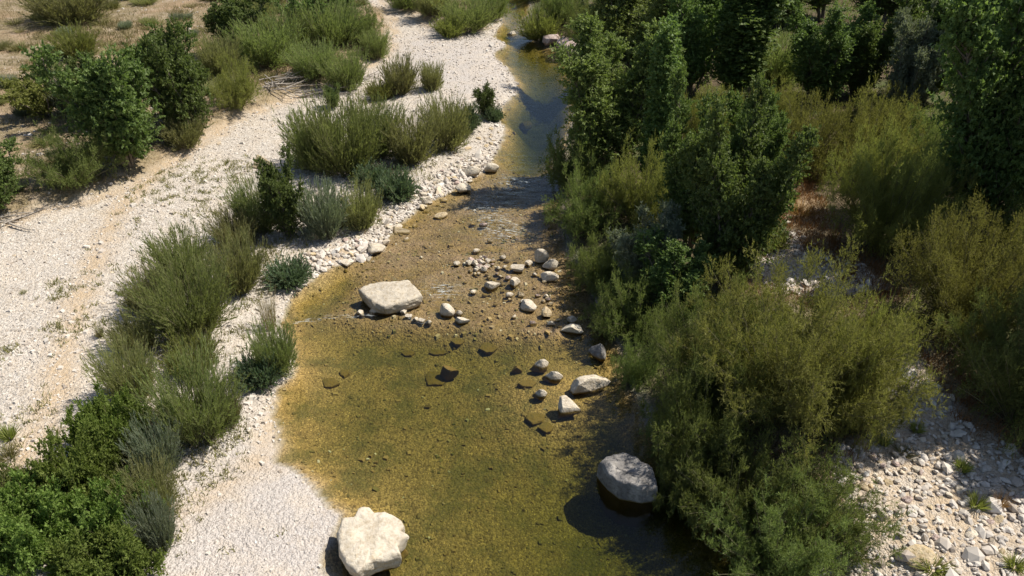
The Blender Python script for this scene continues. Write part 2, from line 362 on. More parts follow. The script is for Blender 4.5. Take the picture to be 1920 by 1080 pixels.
# ------------------------------------------------------------------ the ground, split into meadow/wood floor, gravel bar and river bed
def graded(lo, hi, step, far_lo, far_hi):
    c = list(np.arange(lo, hi, step)); s = step; x = lo
    while x > far_lo: s *= 1.35; x -= s; c.insert(0, x)
    s = step; x = c[-1]
    while x < far_hi: s *= 1.35; x += s; c.append(x)
    return np.array(c)
def build_ground():
    xs = graded(-36, 30, .17, -1500, 1500)
    ys = np.concatenate([graded(6.5, 30, .13, -60, 30), graded(30.2, 75, .26, 30.2, 1800)[0:]])
    ys = np.unique(ys)
    X, Y = np.meshgrid(xs, ys); sh = X.shape; x = X.ravel(); y = Y.ravel()
    f = fields(x, y); z = height(x, y, f)
    d = f['w']; n = fbm(x * 2.2, y * 2.2, 51, 3)
    dry = sstep(.15, -.35, f['t'] + .6 * n)
    right = f['right']
    grav = np.where(right, 0, 1.0) * (1 - dry)
    cob = sstep(.25, -.35, f['cob'] + .8 * n) * right
    grav = np.maximum(grav, cob)
    edge = np.where(right, sstep(.6, .1, d), 0); grav = np.maximum(grav, edge * .35)
    ora = sstep(.3, -.4, f['ora'] + .8 * n) * right; dry = np.maximum(dry, ora * .9)
    halo = sstep(2.5, 0, f['cob']) * right; dry = np.maximum(dry, halo * .75)
    tr = np.exp(-(seg_dist(x, y, TRACK, False) / .55) ** 2) * .9
    tb = np.exp(-((f['t'] - .25) / .45) ** 2) * .8 * (~right)
    ye = np.exp(-(seg_dist(x, y, YELLOW, False) / .5) ** 2) * .6
    pk = sstep(.3, -.3, sdf(x, y, PINK)) * .9
    sand = np.clip(np.maximum.reduce([tr, tb, ye, pk, ora * .35, cob * (.35 + .5 * vnoise(x * .9, y * .9, 73))]) + .2 * n, 0, 1) * (d > 0)
    bed = sstep(.07, -.05, d + .15 * n)
    spit = at0(480, 1000)
    fine = sstep(4.2, 2.0, np.hypot((x - spit[0]), (y - spit[1]) * 1.0) + 1.5 * n)
    beach = at0(850, 120); fine = np.maximum(fine, .8 * sstep(9, 5, np.hypot((x - beach[0]) * 1.6, y - beach[1])))
    green = sstep(.42, .6, vnoise(x * .3, y * .3, 71) * .6 + vnoise(x, y, 72) * .4)
    one = np.ones_like(x)
    za = np.stack([grav, sand, dry, one], 1); zb = np.stack([bed, fine, green, one], 1)
    V = np.stack([x, y, z], 1)
    nx = sh[1]; i, j = np.meshgrid(np.arange(sh[0] - 1), np.arange(nx - 1), indexing='ij')
    a = (i * nx + j).ravel(); F = np.stack([a, a + 1, a + nx + 1, a + nx], 1)
    cls = np.where(d < 0, 2, np.where((~right) & (f['t'] > 0) & (y < 75) & (np.abs(x) < 34), 1, 0))
    fc = cls[F[:, 0]]
    for c, nm in ((0, 'ground'), (1, 'gravel_bar'), (2, 'riverbed')):
        ff = F[fc == c]; used, inv = np.unique(ff, return_inverse=True)
        me = mesh_from(nm, V[used], inv.reshape(-1, 4), M['ground'], smooth=True,
                       extra={'zone_a': ('FLOAT_COLOR', za[used]), 'zone_b': ('FLOAT_COLOR', zb[used]), 'riffle': ('FLOAT', sstep(.8, -.8, f['rif'])[used])})
        tag(link(nm, me), kind='structure')
build_ground()

def build_water():
    xs = np.arange(-10, 16, .11); ys = np.concatenate([np.arange(3, 32, .11), np.arange(32, 100, .22)])
    X, Y = np.meshgrid(xs, ys); x = X.ravel(); y = Y.ravel()
    f = fields(x, y); d = f['w']
    rif = sstep(.8, -1.2, f['rif'])
    chute = np.exp(-(seg_dist(x, y, poly([(965, 300), (955, 350), (930, 400), (950, 440), (880, 500), (820, 560)]), False) / .9) ** 2)
    far = .3 * sstep(30, 40, y)
    weir = np.exp(-(seg_dist(x, y, poly([(555, 606), (600, 598), (650, 594), (700, 590)]), False) / .12) ** 2) + \
        np.exp(-(seg_dist(x, y, poly([(742, 575), (765, 595), (800, 610)]), False) / .10) ** 2)
    flow = np.clip(.10 + .35 * rif + .75 * chute + far, 0, 1)
    z = (.012 * rif + .05 * chute) * 2 * fbm(x * 2.6, y * 4.2, 81, 3) + .05 * np.clip(weir, 0, 1) * (.6 + fbm(x * 5, y * 5, 85, 2)) + .02
    foam = np.zeros_like(x)
    for (fu, fv, fr) in ((962, 346, .8), (905, 388, .7), (945, 432, .8), (830, 545, .5), (985, 340, .6), (925, 410, .6)):
        c = at0(fu, fv); foam = np.maximum(foam, np.exp(-((x - c[0]) / fr) ** 2 - ((y - c[1]) / (fr * .9)) ** 2))
    foam = np.clip(foam + .55 * np.clip(weir, 0, 1), 0, 1)
    nx = len(xs); i, j = np.meshgrid(np.arange(len(ys) - 1), np.arange(nx - 1), indexing='ij')
    a = (i * nx + j).ravel(); F = np.stack([a, a + 1, a + nx + 1, a + nx], 1)
    F = F[(d[F].min(1) < .45)]
    used, inv = np.unique(F, return_inverse=True)
    me = mesh_from('river_water', np.stack([x, y, z], 1)[used], inv.reshape(-1, 4), M['water'], smooth=True, extra={'flow': ('FLOAT', flow[used]), 'foam': ('FLOAT', foam[used])})
    tag(link('river_water', me), kind='structure')
build_water()

# ------------------------------------------------------------------ rocks
def rock_mesh(name, seed, mat, sub=3, flat=1.0, cuts=12, rough=.06):
    import bmesh
    bm = bmesh.new(); bmesh.ops.create_icosphere(bm, subdivisions=sub, radius=1.0)
    V = np.array([v.co[:] for v in bm.verts]); r = np.random.default_rng(seed)
    for _ in range(cuts):
        n = r.normal(size=3); n /= np.linalg.norm(n); c = r.uniform(.42, .80)
        s = V @ n; k = s > c; V[k] -= np.outer((s[k] - c) * .93, n)
    o = r.uniform(0, 50)
    nn = fbm(V[:, 0] * 2.1 + o, V[:, 1] * 2.1 + V[:, 2] * 1.7, seed, 4) + fbm(V[:, 2] * 2.3 + o, V[:, 0] * 1.3 - V[:, 1] * 2, seed + 9, 3)
    V *= (1 + rough * 2.2 * nn)[:, None]
    ex = np.abs(V).max(0); V = V / ex
    for v, p in zip(bm.verts, V): v.co = p
    me = bpy.data.meshes.new(name); bm.to_mesh(me); bm.free(); me.materials.append(mat)
    for p in me.polygons: p.use_smooth = False
    return me
ROCKS = {k: [rock_mesh('stone', 100 + i * 5 + h, M[k], 3 if k == 'rock' else 2, cuts=9) for i in range(9)] for h, k in enumerate(('rock', 'rock_y', 'rock_g', 'rock_p'))}
def px_size(p):   # pixels per metre (1920 wide) at a ground point
    dep = p[1] * CP + (CAM_H - p[2]) * SP
    return FPX / dep
STONE_XY = []
def rock(name, u, v, wpx, hm, label, mat='rock', depth=None, rot=None, group=None, sink=.35, mesh=None, tilt=(0, 0), cat='rock', top=None):
    p = at(u, v); s = px_size(p); W = wpx / s; D = depth if depth else W * random.uniform(.6, .9)
    me = mesh or random.choice(ROCKS[mat])
    base = max(p[2], -.6)
    if top is not None and p[2] < .05:      # standing in the water: reach down into the bed
        W *= 1.08; D *= 1.08; hm = min(top - p[2] + .18, .95 * W); top = min(top + .10, p[2] - .05 + hm)
    zc = (top - hm / 2) if top is not None else base + hm / 2 - sink * hm
    o = link(name, me); o.scale = (W / 2, D / 2, hm / 2)
    o.location = (p[0], p[1], zc)
    o.rotation_euler = (tilt[0], tilt[1], random.uniform(-.4, .4) if rot is None else rot)
    tag(o, label, cat, group); STONE_XY.append((p[0], p[1], max(W, D) / 2)); return o

def shaped_boulder(name, outline, z0, z1, seed, mat, bulge=.12, top_tilt=(0, 0), under=.75):
    """boulder grown from a plan outline: undercut foot, broken flat top"""
    P = np.array(outline, float); c = P.mean(0); n = 128
    per = np.vstack([P, P[:1]]); seg = np.linalg.norm(np.diff(per, axis=0), axis=1); s = np.concatenate([[0], np.cumsum(seg)])
    t = np.linspace(0, s[-1], n, endpoint=False)
    ring = np.stack([np.interp(t, s, per[:, 0]), np.interp(t, s, per[:, 1])], 1) - c
    kp = [0, .10, .22, .36, .50, .60, .68, .80, .90, 1.0]; sp = [under * .8, under, .90, .985, 1.0, .985, .945, .70, .40, .12]; hp = [0, .12, .36, .62, .80, .92, .985, 1.02, 1.03, 1.035]
    q = np.linspace(0, 1, 34); SC = np.interp(q, kp, sp); HH = np.interp(q, kp, hp); H = z1 - z0; V = []
    soft = np.mean([np.roll(ring, q_, axis=0) for q_ in range(-14, 15)], axis=0)
    for sc_, h in zip(SC, HH):
        wt = min(1, max(0, (.97 - sc_) / .35)) if h > .93 else 0
        rr = (ring * (1 - wt) + soft * wt) * sc_
        nz = fbm(rr[:, 0] * 1.4 + seed, rr[:, 1] * 1.4 + h * 2.2, seed, 4) * .20 + fbm(rr[:, 0] * 6 + h * 5, rr[:, 1] * 6 - h * 5, seed + 5, 3) * .09
        rr = rr * (1 + nz)[:, None]
        zz = z0 + H * h + (rr[:, 0] * top_tilt[0] + rr[:, 1] * top_tilt[1]) * h
        if h > .3: zz = zz + (bulge * 1.6 * fbm(rr[:, 0] * 1.8 + 7, rr[:, 1] * 1.8, seed + 3, 5) + .035 * fbm(rr[:, 0] * 9, rr[:, 1] * 9, seed + 8, 3)) * min(1, (h - .3) * 3)
        V.append(np.stack([rr[:, 0], rr[:, 1], zz], 1))
    m = len(q); A = np.vstack(V + [V[-1].mean(0)[None]]); ctr = len(A) - 1
    F = [(a * n + i, a * n + (i + 1) % n, (a + 1) * n + (i + 1) % n, (a + 1) * n + i) for a in range(m - 1) for i in range(n)]
    T = [((m - 1) * n + i, (m - 1) * n + (i + 1) % n, ctr) for i in range(n)]
    me = bpy.data.meshes.new(name); me.from_pydata(A.tolist(), [], F + T); me.materials.append(mat)
    for p in me.polygons: p.use_smooth = True
    o = link(name, me, loc=(c[0], c[1], 0)); STONE_XY.append((c[0], c[1], np.abs(ring).max())); return o

def outl(px, z): return [at0(u, v, z) for u, v in px]
o = shaped_boulder('boulder', outl([(628, 985), (640, 962), (662, 960), (672, 945), (690, 940), (700, 950), (722, 946), (752, 962), (756, 975), (748, 984), (764, 990), (744, 1010), (752, 1028), (700, 1040), (668, 1060), (650, 1048), (632, 1020)], .75), -.25, .60, 5, M['rock'], .10, (0, .03), .72)
tag(o, "largest creamy white boulder with undercut foot at the tip of the fine gravel spit", "boulder")
o = shaped_boulder('boulder', outl([(668, 540), (690, 532), (735, 528), (768, 526), (782, 540), (790, 552), (760, 562), (720, 569), (698, 564)], .5), -.25, .50, 9, M['rock'], .06, (.02, .10), .85)
tag(o, "broad flat cream slab boulder standing midstream below the riffle", "boulder")
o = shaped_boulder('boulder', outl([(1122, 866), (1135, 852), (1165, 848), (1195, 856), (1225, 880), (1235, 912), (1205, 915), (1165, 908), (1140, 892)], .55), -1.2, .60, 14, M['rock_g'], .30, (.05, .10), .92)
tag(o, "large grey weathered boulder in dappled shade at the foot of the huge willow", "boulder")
big = {k: rock_mesh('boulder', 300 + k, M['rock'], 4, cuts=13) for k in range(6)}
rock('rock', 1107, 736, 76, .62, "long rounded cream boulder beside the willow roots, edged with moss", depth=.62, rot=.35, mesh=big[0], top=.34)
rock('rock', 1062, 779, 46, .6, "chunky three-cornered pale rock standing in the pool next to the long cream boulder", mesh=big[1], top=.36, rot=.2)
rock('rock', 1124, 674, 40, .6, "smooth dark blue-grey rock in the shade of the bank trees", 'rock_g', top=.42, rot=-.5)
rock('rock', 1013, 697, 34, .4, "blocky pale rock upstream of the pool, beside a long low one", top=.2, depth=.38)
rock('rock', 1037, 716, 40, .34, "long low pale rock lying between the blocky rock and the long cream boulder", top=.16, depth=.32, rot=-.12)
rock('rock', 970, 698, 22, .3, "small pale rock with an amber rim west of the blocky rock", top=.15)
rock('rock', 1013, 748, 28, .34, "small round pale rock with a dark wet foot in the pool", top=.2)
rock('rock', 1066, 759, 12, .2, "tiny orange-tinged stone touching the three-cornered rock", 'rock_y', top=.2)
rock('rock', 1074, 624, 50, .34, "long cream slab lying just off the shaded bank", top=.24, depth=.42, rot=.05)
rock('rock', 700, 591, 20, .42, "upright pointed white stone below the broad slab boulder", top=.36)
rock('rock', 676, 593, 22, .16, "thin white stone beside the upright pointed stone", top=.1)
rock('rock', 836, 592, 34, .36, "rounded cream rock at the lower lip of the riffle", top=.26)
rock('rock', 866, 606, 30, .2, "thin flat white stone just below the rounded riffle rock", top=.1, depth=.22)
rock('rock', 860, 594, 18, .26, "small cream stone touching the rounded riffle rock", top=.16)
rock('rock', 973, 509, 30, .3, "flat cream stone alone in the riffle above the stone scatter", top=.2, depth=.4)
rock('rock', 1013, 492, 30, .5, "tall pale rock crowning the stone heap by the shaded bank", top=.42)
rock('rock', 1033, 503, 30, .42, "second pale rock of the stone heap by the shaded bank", top=.32)
rock('rock', 1028, 526, 36, .3, "low long stone at the foot of the stone heap by the shaded bank", top=.2, depth=.4)
rock('rock', 990, 500, 16, .26, "small wedge beside the tall pale rock of the stone heap", top=.2)
rock('rock', 963, 538, 22, .34, "leaning grey-white stone in the middle of the riffle", top=.26, tilt=(0, .4))
rock('rock', 922, 545, 32, .22, "long flat stone below the round cobble cluster", top=.14, depth=.34)
rock('rock', 988, 579, 36, .28, "large flat stone half in shade below the leaning stone", top=.2, depth=.5, rot=-.5)
rock('rock', 955, 559, 15, .28, "small round white stone directly below the leaning stone", top=.2)
rock('rock', 977, 557, 14, .24, "small yellowish stone beside the round white stone", 'rock_y', top=.18)
rock('rock', 1027, 594, 24, .3, "squat tan stone at the edge of the tree shade", 'rock_y', top=.2)
rock('rock', 1070, 607, 20, .24, "small pale stone above the long cream bank slab", top=.18)
rock('rock', 1033, 610, 16, .2, "little flat white stone below the squat tan stone", top=.1)
rock('rock', 998, 611, 16, .26, "little pinkish stone west of the little flat white one", 'rock_p', top=.16)
rock('rock', 745, 1053, 40, .3, "small flat slab wedged at the foot of the largest white boulder", top=.16, depth=.3, rot=-.15)
rock('rock', 668, 1080, 30, .4, "white rock fragment just downstream of the largest white boulder", top=.25)
rock('rock', 493, 311, 44, .7, "cream-yellow boulder on the dry gravel channel beside the shrubs", 'rock_y', depth=.9)
rock('rock', 588, 448, 26, .6, "small ochre rock under the dark poplar sapling", 'rock_y')
rock('rock', 985, 248, 24, .34, "brown stone breaking the blue reflecting water", 'rock_p', top=.16)
rock('rock', 960, 72, 18, .3, "single white stone in the far shallows", top=.15)
rock('rock', 828, 408, 26, .25, "flat tan slab in the shallow edge of the riffle", 'rock_y', top=.12, depth=.35)
rock('rock', 905, 428, 18, .25, "small half-wet stone beside the rapid water", 'rock_p', top=.1)
rock('rock', 884, 327, 40, .45, "wide pale stone on the point of the stony bank", top=.4, depth=.6)
rock('rock', 922, 324, 26, .4, "pale stone standing in the water off the stony bank point", top=.3)
rock('rock', 869, 362, 30, .4, "angular cream stone in the shallows below the bank point", top=.3)
rock('rock', 800, 378, 26, .5, "dark-footed stone leaning on the stony bank", depth=.5, tilt=(.3, .3))
rock('rock', 752, 436, 40, .35, "yellow stained slab on the stony bank's waterline", 'rock_y', depth=.5)
rock('rock', 706, 470, 36, .4, "flat triangular slab sloping into the water from the stony bank", depth=.8, tilt=(-.15, .2))
rock('rock', 652, 496, 26, .3, "rounded stone with a dark shadow at the downstream end of the stony bank")
rock('rock', 1075, 90, 70, 1.3, "large pinkish bank rock jutting over the far bend", 'rock_p', depth=2.6, rot=.5)
rock('rock', 1035, 76, 40, 1.0, "smaller pinkish rock under the yellow-green dome bush", 'rock_p', depth=1.6)
rock('rock', 1725, 1048, 60, .5, "flat orange-brown rock with a grey patch among the bank cobbles", 'rock_y', depth=.6, rot=-.2)
rock('rock', 1474, 421, 16, .3, "bright white stone lying alone in the orange grass clearing")
rock('rock', 1653, 970, 22, .28, "largest squared white cobble on the willow bank")
# submerged slabs
for (u, v, wd, dp, tp, lab) in ((817, 702, 54, .85, -.12, "square algae-covered slab lying under the water of the pool"),
                                (842, 712, 36, .3, .02, "narrow slab with one white dry edge beside the square sunken slab"),
                                (915, 650, 40, .7, -.1, "oval sunken slab below the flat riffle stones"),
                                (820, 652, 34, .4, -.12, "small sunken slab above the square one"),
                                (765, 655, 28, .4, -.14, "sunken brown stone below the fallen line of stones"),
                                (858, 640, 26, .4, -.12, "sunken stone between the oval and the small slab"),
                                (990, 725, 40, .4, -.12, "sunken dark slab beside the low rocks of the pool"),
                                (1003, 787, 44, .5, -.25, "sunken greenish block downstream of the small round rock"),
                                (1025, 803, 34, .5, -.3, "second sunken greenish block deeper in the pool"),
                                (620, 720, 34, .5, -.25, "sunken flat stone off the dense riverside bush"),
                                (646, 700, 24, .4, -.2, "smaller sunken stone beside the flat one off the riverside bush")):
    q = at0(u, v, -.3); bz = ground(q[0], q[1])
    if tp < 0:
        s_ = px_size((q[0], q[1], bz)); w2 = wd / s_ / 2; d2 = dp / 2; rr_ = np.random.default_rng(int(u * 7 + v)); a_ = rr_.uniform(-.25, .25)
        na = 6; an = (np.arange(na) + rr_.uniform(-.3, .3, na)) * 2 * math.pi / na
        pts = [(w2 * math.cos(t_) * rr_.uniform(.75, 1.1), d2 * math.sin(t_) * rr_.uniform(.75, 1.1)) for t_ in an]
        o = shaped_boulder('submerged_slab', [(q[0] + a * math.cos(a_) - b * math.sin(a_), q[1] + a * math.sin(a_) + b * math.cos(a_)) for a, b in pts], bz - .12, min(bz + .08, -.04), int(u), M['rock_u'], .03, (0, 0), .9)
        tag(o, lab, 'stone')
    else:
        rock('submerged_slab', u, v, wd, .4, lab, 'rock', depth=dp, top=tp, cat='stone')
# stone line of the little natural weir
for i, (u, v) in enumerate(((746, 578), (756, 588), (768, 596), (780, 602), (792, 607), (804, 611))):
    rock('stone', u, v, 15, .2, "stone in the short diagonal line trailing from the broad slab boulder", top=.06, group='stones of the diagonal line', cat='stone')
# round cobble cluster
for i in range(34):
    u = 902 + random.gauss(0, 15); v = 497 + random.gauss(0, 9)
    rock('cobble', u, v, random.uniform(7, 14), .2, "whitish cobble in the dry round cluster in the middle of the riffle", random.choice(['rock', 'rock', 'rock_p']), top=random.uniform(.10, .19), group='cobbles of the riffle cluster', cat='cobble')
for i in range(60):
    u = random.uniform(870, 1080); v = 520 + (u - 880) * .25 + random.gauss(0, 30)
    rock('cobble', u, v, random.uniform(5, 12), .2, "small stone scattered through the lower riffle shallows", random.choice(['rock', 'rock_y', 'rock_p']), top=random.uniform(.05, .15), group='scattered riffle stones', cat='cobble')
LB = poly(LEFT_BANK)
def scatter_edge(px, n, spread, lo, hi, label, group, mats):
    P = poly(px); seg = np.linalg.norm(np.diff(P, axis=0), axis=1); s = np.concatenate([[0], np.cumsum(seg)])
    for i in range(n):
        t = random.uniform(0, s[-1]); x = np.interp(t, s, P[:, 0]) + random.gauss(0, spread); y = np.interp(t, s, P[:, 1]) + random.gauss(0, spread)
        z = ground(x, y); sz = lo * (hi / lo) ** (random.random() ** 1.6)
        o = link('cobble', random.choice(ROCKS[random.choice(mats)])); o.scale = (sz, sz * random.uniform(.6, .9), sz * random.uniform(.4, .65))
        o.location = (x, y, z + o.scale[2] * .35); o.rotation_euler = (random.uniform(-.3, .3), random.uniform(-.3, .3), random.uniform(0, 6.28))
        tag(o, label, 'cobble', group); STONE_XY.append((x, y, sz))
scatter_edge([(575, 510), (640, 485), (690, 462), (722, 432), (775, 380), (835, 345), (900, 308)], 115, .55, .08, .22, "bleached stone of the stony bank between the shrubs and the riffle", 'stones of the stony bank', ['rock', 'rock', 'rock', 'rock_y', 'rock_p'])
scatter_edge([(870, 290), (915, 265), (940, 240)], 18, .5, .08, .18, "yellowish cobble on the small beach beside the blue reflecting water", 'cobbles of the small beach', ['rock_y', 'rock'])
scatter_edge([(1600, 900), (1680, 950), (1760, 1000), (1840, 1060)], 70, .9, .07, .15, "pale angular cobble on the bank below the huge willow", 'cobbles of the willow bank', ['rock', 'rock', 'rock_p', 'rock_y'])

# ------------------------------------------------------------------ loose small stones (uncountable)
STONY = poly([(575, 508), (640, 484), (690, 462), (722, 432), (775, 380), (835, 345), (905, 306)])
def build_stones():
    N = 225000
    x = rng.uniform(-30, 22, N); y = 7 + 70 * rng.random(N) ** 1.35
    f = fields(x, y); d = f['w']
    left = (~f['right']) & (d > 0) & (f['t'] > .1)
    cob = f['right'] & (f['cob'] < .1)
    bed = (d < 0)
    spit = at0(480, 1000); fine = np.hypot(x - spit[0], y - spit[1]) < 3.0 + .8 * fbm(x, y, 5, 2)
    edge = (np.abs(d) < .8)
    patch = vnoise(x * .8, y * .8, 91)
    pr = np.where(cob, 1, 0) * 0 + np.where(left, .20 + .35 * patch + .25 * edge, 0) + np.where(cob, .25 + .6 * patch, 0) + np.where(bed, .10 + .25 * (f['rif'] < 0), 0)
    pr = np.where(fine & left, .05, pr) + np.where((f['t'] < 0) & (d > 0), .02 + .10 * (patch > .62), 0)
    pr = np.where((seg_dist(x, y, STONY, False) < .8) & (d > 0), 1.0, pr)
    keep = rng.random(N) < pr
    x, y, d, cob, bed, edge = x[keep], y[keep], d[keep], cob[keep], bed[keep], edge[keep]
    n = len(x)
    sb_ = (seg_dist(x, y, STONY, False) < .55 + .25 * vnoise(x * 2, y * 2, 97)) & ~bed
    cob = cob | sb_
    s = .022 * np.exp(rng.normal(0, .42, n)) * np.where(cob, 1.9, 1.0) * np.where(edge & ~bed, 1.5, 1.15) * (1 + .4 * vnoise(x, y, 95))
    z = height(x, y)
    cube = np.array([[-1, -1, -1], [1, -1, -1], [1, 1, -1], [-1, 1, -1], [-1, -1, 1], [1, -1, 1], [1, 1, 1], [-1, 1, 1]], float)
    q = np.array([[4, 5, 6, 7], [0, 4, 7, 3], [1, 2, 6, 5], [0, 1, 5, 4], [3, 7, 6, 2]])
    V = cube[None] * (.62 + .38 * rng.random((n, 8, 3)))
    V[:, 4:, :2] *= .72
    V *= np.stack([s * rng.uniform(1, 1.6, n), s * rng.uniform(.8, 1.1, n), s * rng.uniform(.45, .8, n)], 1)[:, None]
    a = rng.uniform(0, 6.28, n); c_, s_ = np.cos(a)[:, None], np.sin(a)[:, None]
    X = V[:, :, 0] * c_ - V[:, :, 1] * s_; Y = V[:, :, 0] * s_ + V[:, :, 1] * c_
    Z = V[:, :, 2] + X * rng.normal(0, .2, n)[:, None] + Y * rng.normal(0, .2, n)[:, None]
    P = np.stack([X + x[:, None], Y + y[:, None], Z + (z + s * .25)[:, None]], 2)
    rn = np.repeat(np.clip(rng.normal(.5, .25, n), 0, 1), 5)
    g = (1 + 5 ** .5) / 2
    ico = unit(np.array([[-1, g, 0], [1, g, 0], [-1, -g, 0], [1, -g, 0], [0, -1, g], [0, 1, g], [0, -1, -g], [0, 1, -g], [g, 0, -1], [g, 0, 1], [-g, 0, -1], [-g, 0, 1]], float))
    tri = np.array([[0, 11, 5], [0, 5, 1], [0, 1, 7], [0, 7, 10], [0, 10, 11], [1, 5, 9], [5, 11, 4], [11, 10, 2], [10, 7, 6], [7, 1, 8], [3, 9, 4], [3, 4, 2], [3, 2, 6], [3, 6, 8], [3, 8, 9], [4, 9, 5], [2, 4, 11], [6, 2, 10], [8, 6, 7], [9, 8, 1]])
    rn = rn.reshape(-1, 5)[:, 0]
    for nm, msk, mat, lab in (('pebbles', ~bed & ~cob, M['stones'], "loose pale limestone pebbles and cobbles strewn over the gravel"),
                              ('riverbed_pebbles', bed, M['bedstones'], "algae-coated pebbles lying on the river bed")):
        k = int(msk.sum()); F = (np.arange(k)[:, None, None] * 8 + q[None]).reshape(-1, 4)
        tag(link(nm, mesh_from(nm, P[msk].reshape(-1, 3), F, mat, np.repeat(rn[msk], 5))), lab, 'pebbles', kind='stuff')
    k = int(cob.sum()); sc3 = np.stack([s[cob] * rng.uniform(1, 1.5, k), s[cob] * rng.uniform(.75, 1.1, k), s[cob] * rng.uniform(.5, .85, k)], 1)
    W = ico[None] * rng.uniform(.72, 1.12, (k, 12, 1)) * sc3[:, None]
    ca, sa_ = np.cos(a[cob])[:, None], np.sin(a[cob])[:, None]
    WX = W[:, :, 0] * ca - W[:, :, 1] * sa_; WY = W[:, :, 0] * sa_ + W[:, :, 1] * ca
    WZ = W[:, :, 2] + WX * rng.normal(0, .3, k)[:, None] + WY * rng.normal(0, .3, k)[:, None]
    W = np.stack([WX + x[cob][:, None], WY + y[cob][:, None], WZ + (z[cob] + s[cob] * .3)[:, None]], 2)
    F = (np.arange(k)[:, None, None] * 12 + tri[None]).reshape(-1, 3)
    tag(link('bank_cobbles', mesh_from('bank_cobbles', W.reshape(-1, 3), F, M['stones'], np.repeat(rn[cob], 20))), "small angular stones packed over the willow bank and the stony bank", 'stones', kind='stuff')
    print('pebbles', n)
def bedstone_material():
    m = new_mat("algae_pebbles"); k = NT(m); r = k.attr('rnd').outputs['Fac']
    pos = k.n("ShaderNodeNewGeometry").outputs['Position']; n = k.noise(.8, 3, .5, pos)
    c = k.ramp(r, [(0, (.13, .09, .04)), (.4, (.24, .165, .065)), (.75, (.33, .23, .10)), (.9, (.46, .38, .24)), (1, (.60, .54, .42))])
    c = k.mix(k.math('MULTIPLY', k.ramp(n, [(.45, 0.), (.65, 1.)]), .5), c, (.10, .12, .035))
    k.L(k.bsdf(c, .9, .15), k.o.inputs[0]); return m
M['bedstones'] = bedstone_material()
build_stones()

# ------------------------------------------------------------------ plants
class Curves:
    def __init__(s, P, D, Ln, B): s.P, s.D, s.L, s.B = P, unit(D), Ln, B
    def pt(s, i, t): return s.P[i] + s.L[i, None] * (s.D[i] * t[:, None] + s.B[i] * (t ** 2)[:, None])
    def tan(s, i, t): return unit(s.D[i] + 2 * s.B[i] * t[:, None])
    def __len__(s): return len(s.P)
def children(r, C, per, t0, t1, spread, up, Lfun, bend=(0, 0, .15), tpow=1.0):
    n = len(C); i = np.repeat(np.arange(n), per); t = t0 + (t1 - t0) * r.random(n * per) ** tpow
    T = C.tan(i, t); perp = r.normal(size=T.shape); perp -= (perp * T).sum(1, keepdims=True) * T; perp = unit(perp)
    D = unit(T * (1 - spread) + perp * spread + np.array([0, 0, up]))
    Ln = Lfun(t, r, n * per)
    B = np.tile(np.array(bend, float), (n * per, 1)) + r.normal(0, .06, T.shape)
    return Curves(C.pt(i, t), D, Ln, B), t
def tubes(C, r0, k=5, m=4, taper=.8):
    n = len(C); t = np.linspace(0, 1, k); i = np.repeat(np.arange(n), k); tt = np.tile(t, n)
    P = C.pt(i, tt); T = C.tan(i, tt)
    ref = np.where(np.abs(T[:, 2:3]) > .9, np.array([[1., 0, 0]]), np.array([[0, 0, 1.]]))
    a = unit(np.cross(T, ref)); b = np.cross(T, a); rad = (np.repeat(r0, k) * (1 - taper * tt))[:, None]
    ang = np.arange(m) * 2 * np.pi / m
    V = P[:, None] + rad[:, None] * (a[:, None] * np.cos(ang)[None, :, None] + b[:, None] * np.sin(ang)[None, :, None])
    base = (np.arange(n)[:, None, None] * k + np.arange(k - 1)[None, :, None]) * m; j = np.arange(m)[None, None]
    F = np.stack([base + j, base + (j + 1) % m, base + m + (j + 1) % m, base + m + j], -1).reshape(-1, 4)
    return V.reshape(-1, 3), F
def leaves(r, C, per, t0, ll, lw, along, rndmix=.5, droop=0.0):
    n = len(C); i = np.repeat(np.arange(n), per); t = t0 + (1 - t0) * r.random(n * per)
    P = C.pt(i, t); T = C.tan(i, t); q = r.normal(size=T.shape)
    A = unit(T * along + unit(q) * (1 - along) + np.array([0, 0, -droop])); S = unit(np.cross(A, unit(r.normal(size=T.shape)) + np.array([.25, .05, .62])))
    sz = r.uniform(.65, 1.25, n * per)[:, None]; A = A * ll * sz; S = S * lw * sz * .5
    V = np.stack([P - S, P + S, P + A], 1).reshape(-1, 3)
    F = np.arange(n * per * 3).reshape(-1, 3)
    cl = r.random(n)[i]      # leaves of one twig share a tint
    return V, F, np.clip(cl * rndmix + r.random(n * per) * (1 - rndmix), 0, 1)
def radial_stems(r, n, base_r, tilt_max, H, Lvar, bend_out, bend_up, tmin=0.0):
    ph = r.uniform(0, 2 * np.pi, n); ct = 1 - r.random(n) * (1 - math.cos(tilt_max)); th = np.maximum(np.arccos(ct), tmin)
    out = np.stack([np.cos(ph), np.sin(ph), np.zeros(n)], 1)
    D = out * np.sin(th)[:, None] + np.array([0, 0, 1.]) * np.cos(th)[:, None]
    P = out * (base_r * np.sqrt(r.random(n)))[:, None]
    Ln = H * r.uniform(1 - Lvar, 1.0, n)
    B = out * bend_out * np.sin(th)[:, None] + np.array([0, 0, bend_up]) + r.normal(0, .04, (n, 3))
    return Curves(P, D, Ln, B)
